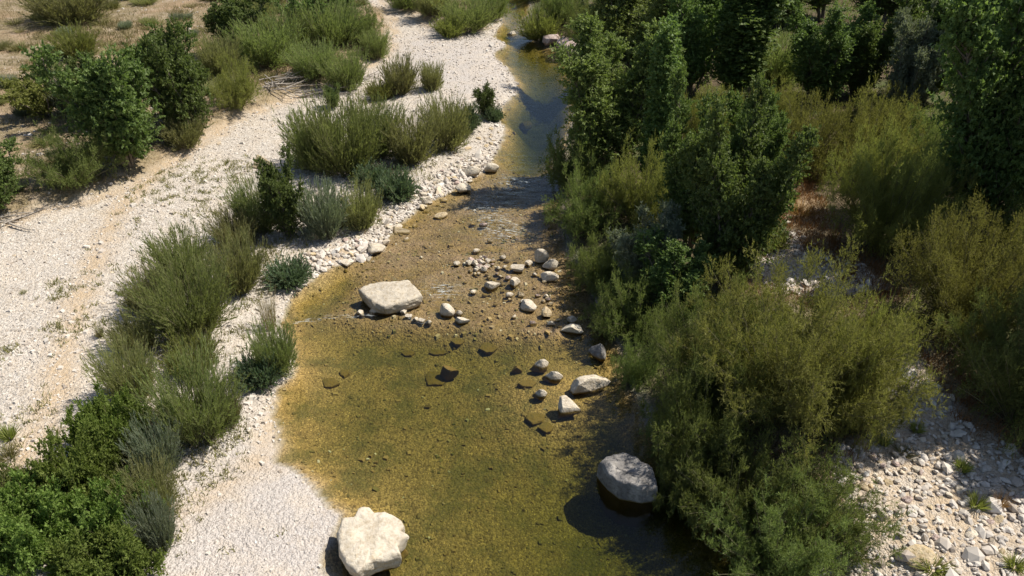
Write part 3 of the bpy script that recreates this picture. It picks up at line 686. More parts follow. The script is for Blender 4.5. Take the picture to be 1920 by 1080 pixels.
def finish(name, V, F, c, stems, leafmat, wood='bark'):
    k = V[:, 2].reshape(-1, 3).min(1) > .01; V = V.reshape(-1, 3, 3)[k].reshape(-1, 3); c = c[k]; F = np.arange(len(V)).reshape(-1, 3)
    crown = mesh_from(name + '_foliage', V, F, leafmat, c)
    sv = []; sf = []; off = 0
    for (v, f) in stems: sv.append(v); sf.append(f + off); off += len(v)
    wood = mesh_from(name + '_wood', np.vstack(sv), np.vstack(sf), M[wood], smooth=True)
    z = V[:, 2]; rr = np.hypot(V[:, 0], V[:, 1])
    return dict(crown=crown, wood=wood, H=np.percentile(z, 98.5), R=np.percentile(rr, 94))
def g_brush(seed, H, n, tilt, leafmat, ll=.12, lw=.021, twigs=7, per=14, bend=.12, spread=.30):
    r = np.random.default_rng(seed)
    S = radial_stems(r, n, .26 * H, tilt, H, .45, bend, -.03)
    low = radial_stems(r, n // 3, .30 * H, 1.35, H * .62, .5, .0, .10, .75)      # shorter shoots that sprawl around the foot
    S = Curves(np.vstack([S.P, low.P]), np.vstack([S.D, low.D]), np.concatenate([S.L, low.L]), np.vstack([S.B, low.B]))
    T, t = children(r, S, twigs, .04, .88, spread, .08, lambda t, r, k: H * .30 * (1.12 - t * .7) * r.uniform(.4, 1.15, k), (0, 0, .08))
    V, F, c = leaves(r, T, per, .03, ll, lw, .70, .6)
    return finish('brush', V, F, c, [tubes(S, np.full(len(S), .008), 4, 3)], leafmat, 'twig')
def g_leafy(seed, H, stems, tilt, br, tw, per, leafmat, ll=.11, lw=.09, brL=.30, spread=.62, up=.35, t0=.03, base=.07, r0=.05, lowL=1.15):
    r = np.random.default_rng(seed)
    S = radial_stems(r, stems, base * H, tilt, H, .4, .06, .0)
    B, t = children(r, S, br, t0, 1.0, spread, up, lambda t, r, k: H * brL * (lowL - t) * r.uniform(.5, 1.1, k) + .15, (0, 0, .1))
    T, t2 = children(r, B, tw, .15, 1.0, .58, .1, lambda t, r, k: H * .06 * r.uniform(.5, 1.2, k) + .12, (0, 0, 0))
    V, F, c = leaves(r, T, per, .1, ll, lw, .35, .55, .1)
    return finish('leafy', V, F, c, [tubes(S, np.full(len(S), r0), 7, 6, .85), tubes(B, np.full(len(B), r0 * .28), 4, 4)], leafmat)
def g_tam(seed, H, stems, br, tw, per, leafmat, tilt=1.3, ll=.12, lw=.024, bend_out=.16, up=.10, brL=.24, lvar=.3, r0=.03):
    r = np.random.default_rng(seed)
    S = radial_stems(r, stems, .14 * H, tilt, H * 1.05, lvar, bend_out, -.05)
    B, t = children(r, S, br, .10, 1.0, .50, up, lambda t, r, k: H * brL * (1.15 - t * .6) * r.uniform(.5, 1.1, k), (0, 0, .06))
    T, t2 = children(r, B, tw, .15, 1.0, .55, .06, lambda t, r, k: H * .075 * r.uniform(.5, 1.2, k) + .09, (0, 0, .05))
    V, F, c = leaves(r, T, per, .05, ll, lw, .55, .6)
    return finish('feathery', V, F, c, [tubes(S, np.full(len(S), r0), 6, 5), tubes(B, np.full(len(B), r0 * .25), 3, 3)], leafmat, 'twig')
def g_tuft(seed, H, n, mat, tilt=.9, wd=.012):
    r = np.random.default_rng(seed)
    S = radial_stems(r, n, .28 * H, tilt, H, .5, .3, -.12)
    k = 3; t = np.array([0, .55, 1.]); i = np.repeat(np.arange(n), k); P = S.pt(i, np.tile(t, n)).reshape(n, k, 3)
    side = unit(np.cross(S.D, r.normal(size=(n, 3)))) * wd * .5
    V = np.stack([P[:, 0] - side, P[:, 0] + side, P[:, 1] + side * .8, P[:, 1] - side * .8, P[:, 2] + side * .2, P[:, 2] - side * .2], 1).reshape(-1, 3)
    b = np.arange(n)[:, None] * 6; F = np.concatenate([b + np.array([0, 1, 2, 3]), b + np.array([3, 2, 4, 5])])
    c = np.tile(r.random(n), 2)
    me = mesh_from('blades', V, F, mat, c)
    return dict(crown=me, wood=None, H=np.percentile(V[:, 2], 99), R=np.percentile(np.hypot(V[:, 0], V[:, 1]), 96))

PL = {
 'brush': [g_brush(1, 2.2, 240, .66, M['willow']), g_brush(2, 2.4, 250, .78, M['willow'])],
 'obrush': [g_brush(3, 2.2, 230, .72, M['olivewillow']), g_brush(4, 2.0, 220, .85, M['olivewillow'])],
 'lbrush': [g_brush(5, 1.3, 160, 1.1, M['lime'], per=11, ll=.10)],
 'gbrush': [g_brush(6, 1.8, 220, .8, M['grey'])],
 'blue': [g_brush(7, .8, 200, 1.3, M['blue'], ll=.07, lw=.026, twigs=6, per=11, spread=.4)],
 'leafy': [g_leafy(11, 3.4, 11, .50, 30, 9, 16, M['poplar'], ll=.08, lw=.07), g_leafy(12, 3.6, 10, .55, 32, 9, 16, M['poplar'], ll=.08, lw=.07)],
 'lleafy': [g_leafy(13, 2.2, 10, .8, 20, 8, 12, M['lime'], ll=.09, lw=.06)],
 'poplar': [g_leafy(21, 7.5, 8, .40, 62, 12, 15, M['poplar'], ll=.115, lw=.10, brL=.25, base=.07, r0=.09),
            g_leafy(22, 7.0, 7, .48, 66, 12, 15, M['poplar'], ll=.115, lw=.10, brL=.26, base=.06, r0=.09)],
 'lpoplar': [g_leafy(23, 7.0, 9, .45, 58, 12, 14, M['poplar_l'], ll=.11, lw=.085, brL=.24, base=.08, r0=.07)],
 'column': [g_leafy(24, 8.0, 4, .06, 120, 9, 13, M['poplar'], ll=.125, lw=.11, brL=.12, spread=.36, up=.6, base=.025, r0=.10)],
 'bigtree': [g_leafy(25, 10.0, 7, .50, 90, 13, 14, M['poplar'], ll=.13, lw=.12, brL=.26, base=.03, r0=.15, t0=.14)],
 'grey': [g_leafy(26, 3.6, 10, .55, 28, 9, 14, M['grey'], ll=.12, lw=.045)],
 'tam': [g_tam(31, 3.2, 56, 13, 8, 11, M['tam']), g_tam(32, 3.4, 58, 13, 8, 11, M['tam'], tilt=1.4)],
 'tamg': [g_tam(33, 3.2, 58, 13, 8, 11, M['tam_g']), g_tam(34, 3.0, 56, 13, 8, 11, M['tam_g'], tilt=1.4, bend_out=.1)],
 'bigtam': [g_tam(35, 5.2, 92, 19, 9, 11, M['tam'], tilt=1.15, brL=.19, ll=.12, lw=.024), g_tam(36, 4.8, 88, 18, 9, 11, M['tam_g'], tilt=1.3, brL=.19, ll=.12, lw=.024)],
 'bram': [g_tam(41, 1.5, 90, 10, 7, 9, M['bram'], tilt=1.5, ll=.07, lw=.055, bend_out=.1, up=.35, brL=.32, lvar=.4, r0=.012),
          g_tam(42, 1.4, 86, 10, 7, 9, M['bram'], tilt=1.5, ll=.065, lw=.05, bend_out=.1, up=.35, brL=.34, lvar=.5, r0=.012)],
 'straw': [g_tuft(51, .55, 150, M['straw']), g_tuft(52, .45, 130, M['straw'], 1.1)],
 'strawg': [g_tuft(53, .5, 150, M['straw_g'], 1.2, .018), g_tuft(54, .6, 170, M['straw_g'], 1.1, .018)],
 'rust': [g_tuft(55, .6, 170, M['rust'], 1.0)],
 'reed': [g_tuft(56, 1.3, 170, M['straw'], .35, .016)],
 'green': [g_tuft(57, .4, 150, M['lime'], 1.0, .025)],
}
NAMES = {'brush': ('willow_shrub', 'shrub'), 'obrush': ('willow_shrub', 'shrub'), 'lbrush': ('broom_shrub', 'shrub'), 'gbrush': ('grey_willow', 'shrub'), 'blue': ('blue_green_shrub', 'shrub'),
         'leafy': ('poplar_sapling', 'sapling'), 'lleafy': ('pale_shrub', 'shrub'), 'poplar': ('poplar_tree', 'tree'), 'lpoplar': ('poplar_tree', 'tree'), 'column': ('columnar_poplar', 'tree'),
         'bigtree': ('tall_tree', 'tree'), 'grey': ('grey_willow', 'tree'), 'tam': ('feathery_shrub', 'shrub'), 'tamg': ('feathery_shrub', 'shrub'), 'bigtam': ('large_willow', 'tree'),
         'bram': ('bramble_bush', 'bush'), 'straw': ('grass_tuft', 'grass tuft'), 'strawg': ('grass_tuft', 'grass tuft'), 'rust': ('grass_tuft', 'grass tuft'), 'reed': ('dry_reed', 'reed'), 'green': ('herb_clump', 'herb')}
TREES = {'poplar', 'lpoplar', 'column', 'bigtree', 'leafy', 'grey', 'bigtam'}
COUNT = {}
def put(kind, x, y, sx, sz, label, group=None, lean=(0, 0)):
    vs = PL[kind]; COUNT[kind] = COUNT.get(kind, -1) + 1; d = vs[COUNT[kind] % len(vs)]
    nm, cat = NAMES[kind]; z = ground(x, y)
    if d['wood'] is None:
        o = link(nm, d['crown'])
    else:
        o = bpy.data.objects.new(nm, None); o.empty_display_size = .3; col.objects.link(o)
        link('crown' if kind in TREES else 'foliage', d['crown'], o); link('trunk' if kind in TREES else 'stems', d['wood'], o)
    o.location = (x, y, z - .03); o.rotation_euler = (lean[0], lean[1], random.uniform(0, 6.28))
    o.scale = (sx, sx * random.uniform(.92, 1.08), sz)
    return tag(o, label, cat, group)
def plant(kind, u, vb, vt, wpx, label, group=None, lean=(0, 0)):
    """a plant whose foot shows at (u, vb), top at vt and width wpx in the photograph, turned into metres on the ground"""
    p = at(u, vb); s = px_size(p); Rm = wpx / s / 2; d = PL[kind][0]
    y = p[1] + (.72 if 'tam' in kind or kind == 'bram' else .45) * Rm; x = p[0] * y / p[1]; z = ground(x, y)
    rr = ray(u, vt); t = y / rr[1]; H = max(CAM_H + rr[2] * t - z, .15)
    return put(kind, x, y, Rm / d['R'], H / d['H'], label, group, lean)

# -- dry meadow side
for a in (
 ('obrush', 140, 50, -35, 150, "wide grey-green shrub at the far edge of the dry meadow"),
 ('lbrush', 150, 112, 52, 76, "yellow-green broom with a dark shaded foot in the middle of the dry meadow"),
 ('lleafy', 96, 228, 135, 110, "pale yellow-green shrub on the meadow beside the tallest poplar sapling clump"),
 ('gbrush', 150, 222, 150, 80, "thin grey-green shrub squeezed between pale shrub and dark sapling"),
 ('leafy', 250, 322, 88, 170, "tallest dark leafy poplar sapling at the edge of the dry gravel channel"),
 ('leafy', 205, 240, 120, 110, "dark sapling at the meadow side of the tallest sapling"),
 ('leafy', 325, 235, 65, 100, "slender sapling rising behind the tallest sapling"),
 ('leafy', 372, 268, 78, 110, "bright green sapling between the tallest sapling and the olive shrub"),
 ('obrush', 350, 282, 215, 80, "low brownish shrub under the bright green sapling"),
 ('tam', 455, 222, 112, 105, "olive dome-shaped feathery shrub above the gravel channel bank"),
 ('tamg', 160, 388, 246, 160, "broad dark feathery shrub leaning over the gravel channel bank"),
 ('leafy', 8, 420, 262, 120, "dark sapling with dead twigs at its foot, downstream end of the meadow bank"),
 ('leafy', 440, 105, -5, 90, "dark upright sapling at the meadow end of the far thicket"),
 ('brush', 505, 130, 40, 120, "dense green willow in the middle of the far thicket"),
 ('leafy', 575, 85, -15, 80, "tall dark sapling rising from the far thicket"),
 ('brush', 620, 95, 5, 100, "bright green willow of the far thicket beside the tall dark sapling"),
 ('tamg', 680, 90, 8, 100, "olive feathery shrub at the beach end of the far thicket"),
 ('brush', 545, 105, 20, 90, "willow behind the driftwood heap"),
 ('brush', 650, 172, 98, 76, "rounded bright green willow above the driftwood bank"),
 ('brush', 706, 112, 58, 56, "small dark willow at the upstream corner of the far gravel beach"),
 ('obrush', 420, 150, 70, 80, "brownish green shrub behind the olive dome shrub"),
 ('brush', 590, 148, 85, 80, "grey-twigged willow beside the driftwood heap"),
 ('obrush', 480, 60, -20, 80, "dull green shrub behind the far thicket"),
 ('leafy', 630, 50, -25, 80, "dark sapling furthest back in the far thicket"),
 ('obrush', 500, 20, -40, 90, "dry olive shrub on the skyline side of the meadow"),
 ('leafy', 625, 205, 165, 36, "small leafy sapling alone on the end of the dry gravel channel"),
): plant(*a)
# -- middle bar between the dry channel and the river
for a in (
 ('obrush', 752, 180, 102, 70, "olive willow standing in the middle of the far gravel beach"),
 ('obrush', 810, 172, 118, 46, "small willow beside the olive one on the far gravel beach"),
 ('lbrush', 715, 190, 150, 50, "yellowish low broom next to the olive beach willow"),
 ('brush', 598, 322, 212, 105, "dark green willow nearest the dry channel on the middle bar"),
 ('brush', 655, 335, 200, 125, "widest dark willow clump of the middle bar"),
 ('brush', 712, 300, 198, 90, "dark green willow on the beach side of the widest clump"),
 ('obrush', 772, 312, 205, 95, "olive willow beside the widest willow clump of the middle bar"),
 ('obrush', 838, 285, 186, 88, "pale olive willow beside the small yellowish beach"),
 ('blue', 870, 250, 200, 60, "low grey-green plant at the edge of the small yellowish beach"),
 ('leafy', 912, 222, 165, 40, "small leafy sapling on the far beach shore"),
 ('blue', 925, 228, 200, 36, "low blue-green plant on the shore by the small leafy sapling"),
 ('brush', 492, 442, 342, 80, "willow on the dry channel side of the dark poplar sapling"),
 ('leafy', 543, 452, 308, 84, "dark poplar sapling with lit crown in the middle bar"),
 ('gbrush', 612, 452, 352, 84, "grey-green willow right beside the dark poplar sapling"),
 ('obrush', 680, 436, 342, 78, "brownish willow just above the stony bank"),
 ('blue', 745, 378, 326, 70, "low grey-green mat plant on top of the stony bank"),
 ('blue', 700, 350, 310, 66, "pale flowering mat plant behind the stony bank"),
 ('strawg', 640, 430, 395, 50, "half-dry grass clump between grey-green and brownish willows"),
 ('obrush', 445, 470, 402, 90, "thin brownish willow at the head of the lower willow row"),
 ('brush', 352, 545, 440, 110, "upright willow at the upstream end of the lower willow row"),
 ('obrush', 456, 556, 438, 105, "olive willow bordering the river side of the lower willow row"),
 ('obrush', 290, 590, 512, 90, "spiky thin willow spreading onto the dry channel gravel"),
 ('brush', 372, 640, 500, 150, "biggest rounded willow of the lower willow row"),
 ('obrush', 262, 668, 590, 90, "low olive willow on the gravel below the spiky thin one"),
 ('blue', 545, 540, 492, 80, "low blue-green mat plant at the water's edge above the narrow shore"),
 ('reed', 508, 622, 530, 46, "dry straw-coloured reeds above the dense riverside bush"),
 ('brush', 524, 712, 615, 86, "dense dark willow bush rooted at the water's edge"),
 ('blue', 492, 730, 668, 80, "dark green leafy mat in front of the dense riverside bush"),
 ('obrush', 258, 762, 655, 104, "olive willow above the bramble thicket"),
 ('lbrush', 372, 708, 634, 100, "bright green feathery shrub between the willows of the lower row"),
 ('brush', 385, 838, 694, 138, "thick dark-footed willow beside the fine gravel spit"),
 ('obrush', 432, 800, 740, 60, "thin olive side shoots next to the thick dark-footed willow"),
): plant(*a)
# -- bramble thicket
for a in (
 ('bram', 235, 880, 758, 150, "bright green bramble at the upstream tip of the bramble thicket"),
 ('gbrush', 308, 900, 800, 90, "grey-green willow shoots growing out of the bramble thicket's river side"),
 ('bram', 180, 985, 840, 190, "large green bramble in the heart of the bramble thicket"),
 ('obrush', 300, 985, 880, 100, "brownish willow shoots in the river flank of the bramble thicket"),
 ('bram', 80, 1000, 900, 150, "brown-tinged bramble on the dry channel side of the thicket"),
 ('bram', 250, 1060, 930, 170, "dark green bramble bordering the fine gravel spit"),
 ('bram', 110, 1100, 950, 230, "bright bramble mound at the downstream end of the thicket"),
 ('gbrush', 310, 1040, 945, 70, "pale willow shoots where the thicket meets the fine gravel"),
 ('obrush', 25, 990, 895, 120, "dry brownish shrub at the outer edge of the bramble thicket"),
 ('bram', -20, 1090, 960, 190, "bramble mound beside the dry brownish shrub"),
 ('bram', 230, 1160, 1020, 200, "last bramble mound before the gravel spit widens"),
): plant(*a)
# -- far end of the river
for a in (
 ('brush', 765, 22, -30, 80, "willow on the far side of the gravel beach, upstream end"),
 ('obrush', 812, 30, -25, 80, "olive willow on the far side of the gravel beach"),
 ('brush', 880, 62, 2, 96, "rounded green willow beside the river at the far beach"),
 ('lbrush', 845, 72, 30, 60, "yellow-flowering low shrub beside the rounded far willow"),
 ('brush', 925, 35, -25, 60, "green willow hanging over the far river bend"),
 ('lbrush', 1012, 82, 20, 76, "bright yellow-green dome bush above the pinkish bank rocks"),
 ('tamg', 1050, 50, -35, 90, "dark feathery shrub behind the yellow-green dome bush"),
 ('tamg', 1000, 5, -50, 90, "dark shrub closing the view where the river turns"),
 ('brush', 955, -12, -60, 80, "willow at the vanishing point of the river"),
 ('tamg', 1098, 90, 10, 90, "dull green feathery shrub above the pinkish bank rocks"),
): plant(*a)
# -- wooded bank
for a in (
 ('lpoplar', 1135, 335, 50, 180, "tall pale green poplar clump over the blue reflecting water"),
 ('column', 1212, 362, 62, 66, "narrow dark columnar poplar in front of the pale poplar clump"),
 ('lpoplar', 1236, 300, 110, 50, "slim light-leaved poplar touching the dark columnar one"),
 ('lpoplar', 1185, 160, -70, 170, "tall poplar upstream of the pale clump"),
 ('poplar', 1290, 185, -60, 150, "dense green poplar behind the dark columnar poplar"),
 ('column', 1372, 190, -75, 100, "wide columnar poplar beside the light feathery brush"),
 ('tam', 1310, 300, 175, 110, "olive feathery shrub in the gap behind the front poplars"),
 ('poplar', 1290, 480, 178, 150, "sparkling-leaved poplar leaning towards the river"),
 ('poplar', 1362, 550, 210, 190, "big front poplar beside the orange grass clearing"),
 ('poplar', 1395, 400, 168, 120, "poplar behind the big front poplar"),
 ('tamg', 1078, 372, 240, 140, "dark feathery shrub overhanging the blue water with a shaded foot"),
 ('tamg', 1100, 458, 325, 150, "broad olive shrub overhanging the riffle"),
 ('tam', 1190, 440, 280, 150, "yellowish feathery shrub between the columnar poplar and the grey willow"),
 ('grey', 1200, 555, 405, 120, "silvery grey willow on the riffle bank"),
 ('tamg', 1125, 560, 430, 130, "very dark shrub casting shade on the stone heap"),
 ('tamg', 1180, 655, 520, 150, "dark feathery shrub below the silvery grey willow"),
 ('leafy', 1260, 610, 480, 120, "dark leafy sapling between grey willow and big front poplar"),
 ('bigtam', 1440, 890, 535, 400, "huge olive feathery willow dominating the near bank"),
 ('bigtam', 1310, 835, 560, 260, "green feathery willow on the water side of the huge one"),
 ('tam', 1575, 850, 580, 180, "olive willow on the cobble side of the huge one"),
 ('tamg', 1300, 925, 670, 250, "dark low willow shading the large grey boulder"),
 ('tamg', 1268, 925, 760, 130, "low dark shrub drooping onto the large grey boulder"),
 ('tamg', 1255, 1010, 860, 120, "shaded shrub hanging over the water just downstream of the large grey boulder"),
 ('tamg', 1500, 1075, 880, 240, "green feathery shrub at the downstream foot of the huge willow"),
 ('tamg', 1345, 1060, 830, 230, "shaded shrub overhanging the deep green pool"),
 ('tamg', 1420, 1180, 960, 260, "shaded shrub on the bank of the pool's downstream end"),
 ('tam', 1400, 690, 560, 180, "olive shrub between the big front poplar and the huge willow"),
): plant(*a)
# -- right-hand wood
for a in (
 ('bigtam', 1780, 690, 425, 310, "wide dense feathery willow on the far side of the narrow cobble path"),
 ('tamg', 1900, 560, 330, 200, "feathery shrub under the tall dark tree"),
 ('bigtam', 1865, 870, 575, 310, "deep green feathery willow overshadowing the upper cobbles"),
 ('tamg', 2010, 900, 640, 260, "feathery shrub beside the deep green willow at the cobble bank"),
 ('tamg', 1980, 760, 500, 260, "feathery shrub behind the deep green willow"),
 ('bigtam', 1640, 505, 268, 215, "spreading olive shrub bordering the orange grass clearing"),
 ('tam', 1500, 345, 180, 170, "olive shrub behind the big front poplar's clearing"),
 ('tam', 1610, 345, 185, 180, "brown-tinged feathery shrub in front of the dark hollow"),
 ('poplar', 1530, 200, 10, 150, "leafy poplar over the dark hollow"),
 ('poplar', 1600, 190, 15, 120, "second leafy poplar over the dark hollow, lit yellow-green"),
 ('grey', 1685, 235, 40, 110, "greyish tree squeezed beside the tall dark tree"),
 ('bigtree', 1815, 480, -90, 330, "tall dark tree with sparkling leaves and visible trunk"),
 ('bigtree', 1960, 420, -200, 300, "second tall dark tree behind the first"),
 ('brush', 1450, 165, 70, 100, "light feathery brush next to the wide columnar poplar"),
 ('tam', 1440, 260, 150, 100, "reddish-brown tinged shrub below the light feathery brush"),
 ('tamg', 1730, 345, 215, 150, "shaded feathery shrub between the greyish tree and the tall dark tree"),
 ('tam', 1640, 265, 175, 130, "olive shrub at the foot of the greyish tree"),
 ('tamg', 1890, 330, 190, 170, "shaded feathery shrub behind the tall dark tree's trunk"),
 ('tam', 1345, 250, 165, 110, "olive shrub between the dark columnar and the wide columnar poplar"),
 ('tamg', 1255, 395, 290, 130, "dark shrub filling the foot of the slim light-leaved poplar"),
 ('tamg', 1190, 735, 640, 100, "dark shrub rooted behind the long rounded cream boulder"),
 ('tamg', 1150, 640, 560, 110, "dark shrub drooping over the long cream bank slab"),
 ('tam', 1440, 340, 240, 120, "olive shrub between the front poplars and the brown-tinged shrub"),
 ('tamg', 1700, 420, 300, 160, "shaded feathery shrub at the tall dark tree's foot"),
): plant(*a)
for (u, vb, vt, wd, kd) in ((1440, 60, -120, 150, 'poplar'), (1540, 50, -140, 160, 'bigtree'), (1640, 70, -130, 160, 'bigtree'), (1750, 90, -170, 180, 'bigtree'), (1870, 110, -200, 200, 'bigtree'),
                            (1330, 40, -120, 150, 'poplar'), (1230, 30, -110, 140, 'poplar'), (1140, 20, -100, 120, 'poplar'), (1990, 180, -200, 220, 'bigtree'), (1720, 200, -60, 150, 'poplar'), (1820, 250, -80, 170, 'bigtree')):
    plant(kd, u, vb, vt, wd, "dark tree of the dense wood behind the clearing, overlapping its neighbours", "trees of the dense wood")
# wood goes on outside the picture: unseen trees added to cast shade inward
for i in range(26):
    u = random.uniform(17, 34); v = random.uniform(12, 70)
    if u < 12 + v * .42 * 0 + (v * .65 + 4): u = v * .72 + random.uniform(4, 14)
    put(random.choice(['bigtree', 'poplar', 'poplar']), u, v, random.uniform(.8, 1.1), random.uniform(.8, 1.05), "unseen tree added to the dense wood beyond the cobble bank for its shadow", "unseen trees added beyond the cobble bank")

# ------------------------------------------------------------------ dry meadow: small scrub, tufts and uncountable straw
def meadow_spots(n, test, x0, x1, y0, y1, seed):
    r = np.random.default_rng(seed); x = r.uniform(x0, x1, n); y = r.uniform(y0, y1, n); f = fields(x, y)
    k = test(f, x, y); return x[k], y[k]
xs, ys = meadow_spots(360, lambda f, x, y: (f['t'] < -.8) & (f['w'] > 1) & (np.abs(x) < y * .72), -36, 0, 26, 75, 5)
for q, (x, y) in enumerate(zip(xs, ys)):
    kd = random.choice(['straw', 'strawg', 'strawg', 'gscrub', 'oscrub', 'oscrub'])
    if kd == 'gscrub': put('gbrush', x, y, random.uniform(.35, .6), random.uniform(.25, .4), "low grey-green scrub cushion dotted over the dry meadow", "scrub cushions on the dry meadow")
    elif kd == 'oscrub': put('obrush', x, y, random.uniform(.35, .8), random.uniform(.2, .42), "low olive scrub cushion dotted over the dry meadow", "olive cushions on the dry meadow")
    elif kd == 'straw': put('straw', x, y, random.uniform(.9, 1.6), random.uniform(.8, 1.3), "straw-coloured grass tuft standing on the dry meadow", "straw tufts on the dry meadow")
    else: put('strawg', x, y, random.uniform(.9, 1.8), random.uniform(.8, 1.2), "half-green grass tuft standing on the dry meadow", "half-green tufts on the dry meadow")
def blades_stuff(name, x, y, per, hgt, wd, mat, label, spread=.12, seed=3):
    r = np.random.default_rng(seed); n = len(x); z = height(x, y)
    X = np.repeat(x, per) + r.normal(0, spread, n * per); Y = np.repeat(y, per) + r.normal(0, spread, n * per); Z = np.repeat(z, per)
    D = r.normal(0, .45, (n * per, 3)); D[:, 2] = 1; D = unit(D) * (hgt * r.uniform(.4, 1.1, n * per))[:, None]
    S = unit(np.cross(D, r.normal(size=D.shape))) * wd * .5
    P = np.stack([X, Y, Z - .01], 1)
    V = np.stack([P - S, P + S, P + D * .7 + S * .6, P + D], 1).reshape(-1, 3); F = np.arange(n * per * 4).reshape(-1, 4)
    me = mesh_from(name, V, F, mat, np.clip(np.repeat(r.random(n), per) * .6 + r.random(n * per) * .4, 0, 1))
    tag(link(name, me), label, 'grass', kind='stuff')
r5 = np.random.default_rng(77)
BAR = poly([(760, 170), (700, 190), (640, 330), (720, 340), (820, 300), (690, 400), (560, 460), (440, 520), (360, 620), (300, 700), (330, 790), (400, 830)])
x = r5.uniform(-13, 0, 14000); y = r5.uniform(12, 48, 14000); f = fields(x, y); dd = seg_dist(x, y, BAR, False)
k = (f['t'] > 0) & (f['w'] > .5) & (~f['right']) & (r5.random(14000) < np.exp(-(dd / .9) ** 2) * sstep(.35, .6, vnoise(x * .8, y * .8, 141) * .5 + vnoise(x * 2.5, y * 2.5, 142) * .5))
kk = k & (r5.random(14000) < .55); k2 = k & ~kk
blades_stuff('bar_herbs', x[kk], y[kk], 9, .24, .03, M['olivewillow'], "low olive herbs growing between the willows of the middle bar", .13, 14)
blades_stuff('bar_grass', x[k2], y[k2], 9, .28, .02, M['straw_g'], "half-dry grass growing between the willows of the middle bar", .13, 15)
x = r5.uniform(-40, 2, 26000); y = r5.uniform(24, 85, 26000); f = fields(x, y); cl = vnoise(x * .35, y * .35, 101) * .6 + vnoise(x * 1.4, y * 1.4, 102) * .4
k = (f['t'] < -.1) & (f['w'] > .5) & (r5.random(26000) < sstep(.3, .6, cl))
blades_stuff('dry_grass', x[k], y[k], 4, .34, .022, M['straw'], "short straw-coloured grass covering the dry meadow", .16)
k = (f['t'] < -.1) & (f['w'] > .5) & (r5.random(26000) < .8 * sstep(.52, .68, vnoise(x * .3 + 9, y * .3, 111) * .7 + vnoise(x * 1.2, y * 1.2, 112) * .3))
blades_stuff('meadow_herbs', x[k], y[k], 8, .3, .032, M['straw_g'], "greenish low herbs growing in patches on the dry meadow", .2, 4)
# weeds on the dry gravel
x = r5.uniform(-16, -4, 9000); y = r5.uniform(9, 34, 9000); f = fields(x, y)
k = (f['t'] > .3) & (f['w'] > .8) & (~f['right']) & (r5.random(9000) < .8 * sstep(.46, .64, vnoise(x * .5, y * .5, 121) * .4 + vnoise(x * 2.6, y * 2.6, 122) * .6)) & (np.abs(x) > y * .36)
blades_stuff('gravel_weeds', x[k], y[k], 9, .17, .03, M['straw_g'], "sparse half-dry weeds sprinkled over the dry gravel channel", .07, 6)
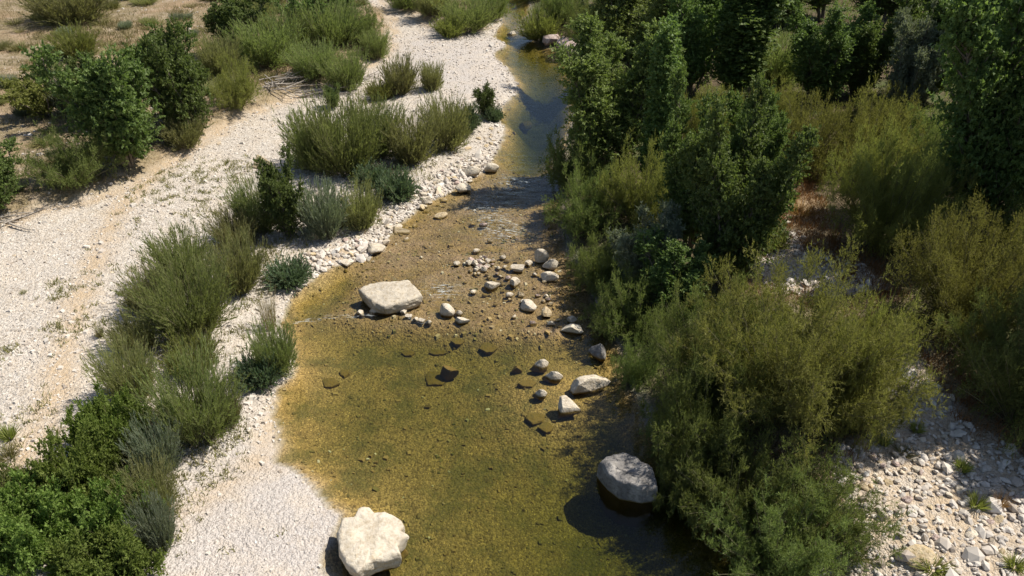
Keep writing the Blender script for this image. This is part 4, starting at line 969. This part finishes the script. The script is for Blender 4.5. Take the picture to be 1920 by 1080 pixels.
# orange grass clearing and cobble bank edges
x = r5.uniform(4, 22, 16000); y = r5.uniform(9, 34, 16000); f = fields(x, y)
k = f['right'] & ((f['ora'] < .2) | ((f['cob'] > -.3) & (f['cob'] < 1.2) & (r5.random(16000) < .5)))
blades_stuff('rust_grass', x[k], y[k], 9, .32, .02, M['rust'], "rust-orange dry grass of the clearing and along the cobble bank", .12, 8)
x = r5.uniform(2, 40, 12000); y = r5.uniform(8, 70, 12000); f = fields(x, y)
k = f['right'] & (f['ora'] > .4) & (f['cob'] > .5) & (vnoise(x * .7, y * .7, 131) > .3)
blades_stuff('wood_undergrowth', x[k], y[k], 5, .45, .045, M['tam_g'], "dark green undergrowth on the floor of the wood", .2, 9)
for (kd, u, vb, vt, wd, lab) in (('green', 1655, 840, 812, 36, "fresh green herb clump at the upper end of the cobble bank"), ('green', 1825, 960, 925, 52, "bright yellow-green herb clump beside the rust reeds"),
        ('rust', 1868, 960, 915, 44, "upright rust-coloured grass beside the bright herb clump"), ('green', 1800, 890, 860, 44, "dull green herbs in the shade edge of the cobble bank"),
        ('green', 1715, 815, 790, 40, "small herb clump on the narrow cobble path"), ('strawg', 1690, 860, 835, 60, "thin half-dry grass on the upper cobbles"),
        ('strawg', 1600, 1060, 1020, 70, "half-dry grass at the river end of the cobble bank"), ('green', 1740, 1085, 1050, 80, "herbs downstream of the flat orange-brown rock"),
        ('strawg', 190, 635, 598, 26, "lone yellowish weed with a small shadow on the dry channel"), ('green', 22, 830, 795, 50, "larger green weed on the dry channel beside the brambles"),
        ('strawg', 20, 868, 835, 55, "yellowish weed clump just below the larger green weed"), ('strawg', 45, 552, 540, 18, "tiny brown weed alone on the pale gravel"),
        ('green', 1895, 1075, 1045, 60, "green herbs at the outer edge of the cobble bank"), ('rust', 1500, 410, 375, 90, "thick rust-orange grass clump in the middle of the clearing"),
        ('rust', 1450, 400, 372, 70, "rust-orange grass clump beside the big front poplar"), ('rust', 1520, 470, 440, 60, "rust-orange grass clump below the thick one"),
        ('lbrush', 1440, 470, 420, 70, "yellow-green herbs between the front poplar and the clearing gravel")):
    plant(kd, u, vb, vt, wd, lab)
# ------------------------------------------------------------------ driftwood
def driftwood(u, v, n, W, Dp, Hh, lab, seed):
    p = at(u, v); r = np.random.default_rng(seed)
    o = bpy.data.objects.new('driftwood_heap', None); col.objects.link(o); o.location = p; tag(o, lab, 'driftwood')
    for q in range(n):
        L_ = r.uniform(.5, 1.0) * W * .8; a = r.normal(.2, .7)
        D = np.array([[math.cos(a), math.sin(a), r.normal(0, .18)]])
        P = np.array([[r.uniform(-.5, .2) * W, r.uniform(-.5, .5) * Dp, .03 + abs(r.normal(0, .5)) * Hh]])
        C = Curves(P, D, np.array([L_]), r.normal(0, .12, (1, 3)))
        tw, _ = children(r, C, 4, .3, 1, .5, .1, lambda t, r, k: L_ * .3 * r.uniform(.4, 1, k))
        a_, b_ = tubes(C, np.array([r.uniform(.02, .05)]), 6, 5); c_, d_ = tubes(tw, np.full(4, .012), 3, 3)
        link('branch', mesh_from('branch', np.vstack([a_, c_]), np.vstack([b_, d_ + len(a_)]), M['deadwood'], smooth=True), o)
driftwood(525, 165, 26, 2.6, 1.6, .5, "heap of bleached grey driftwood stranded at the foot of the far thicket", 1)
driftwood(600, 178, 16, 3.0, .8, .2, "low line of driftwood along the end of the dry gravel channel", 2)
driftwood(20, 415, 16, 1.8, 1.0, .25, "dark tangle of dead twigs under the downstream meadow sapling", 3)
driftwood(690, 150, 10, 1.6, 1.0, .15, "few stranded branches by the corner of the far gravel beach", 4)
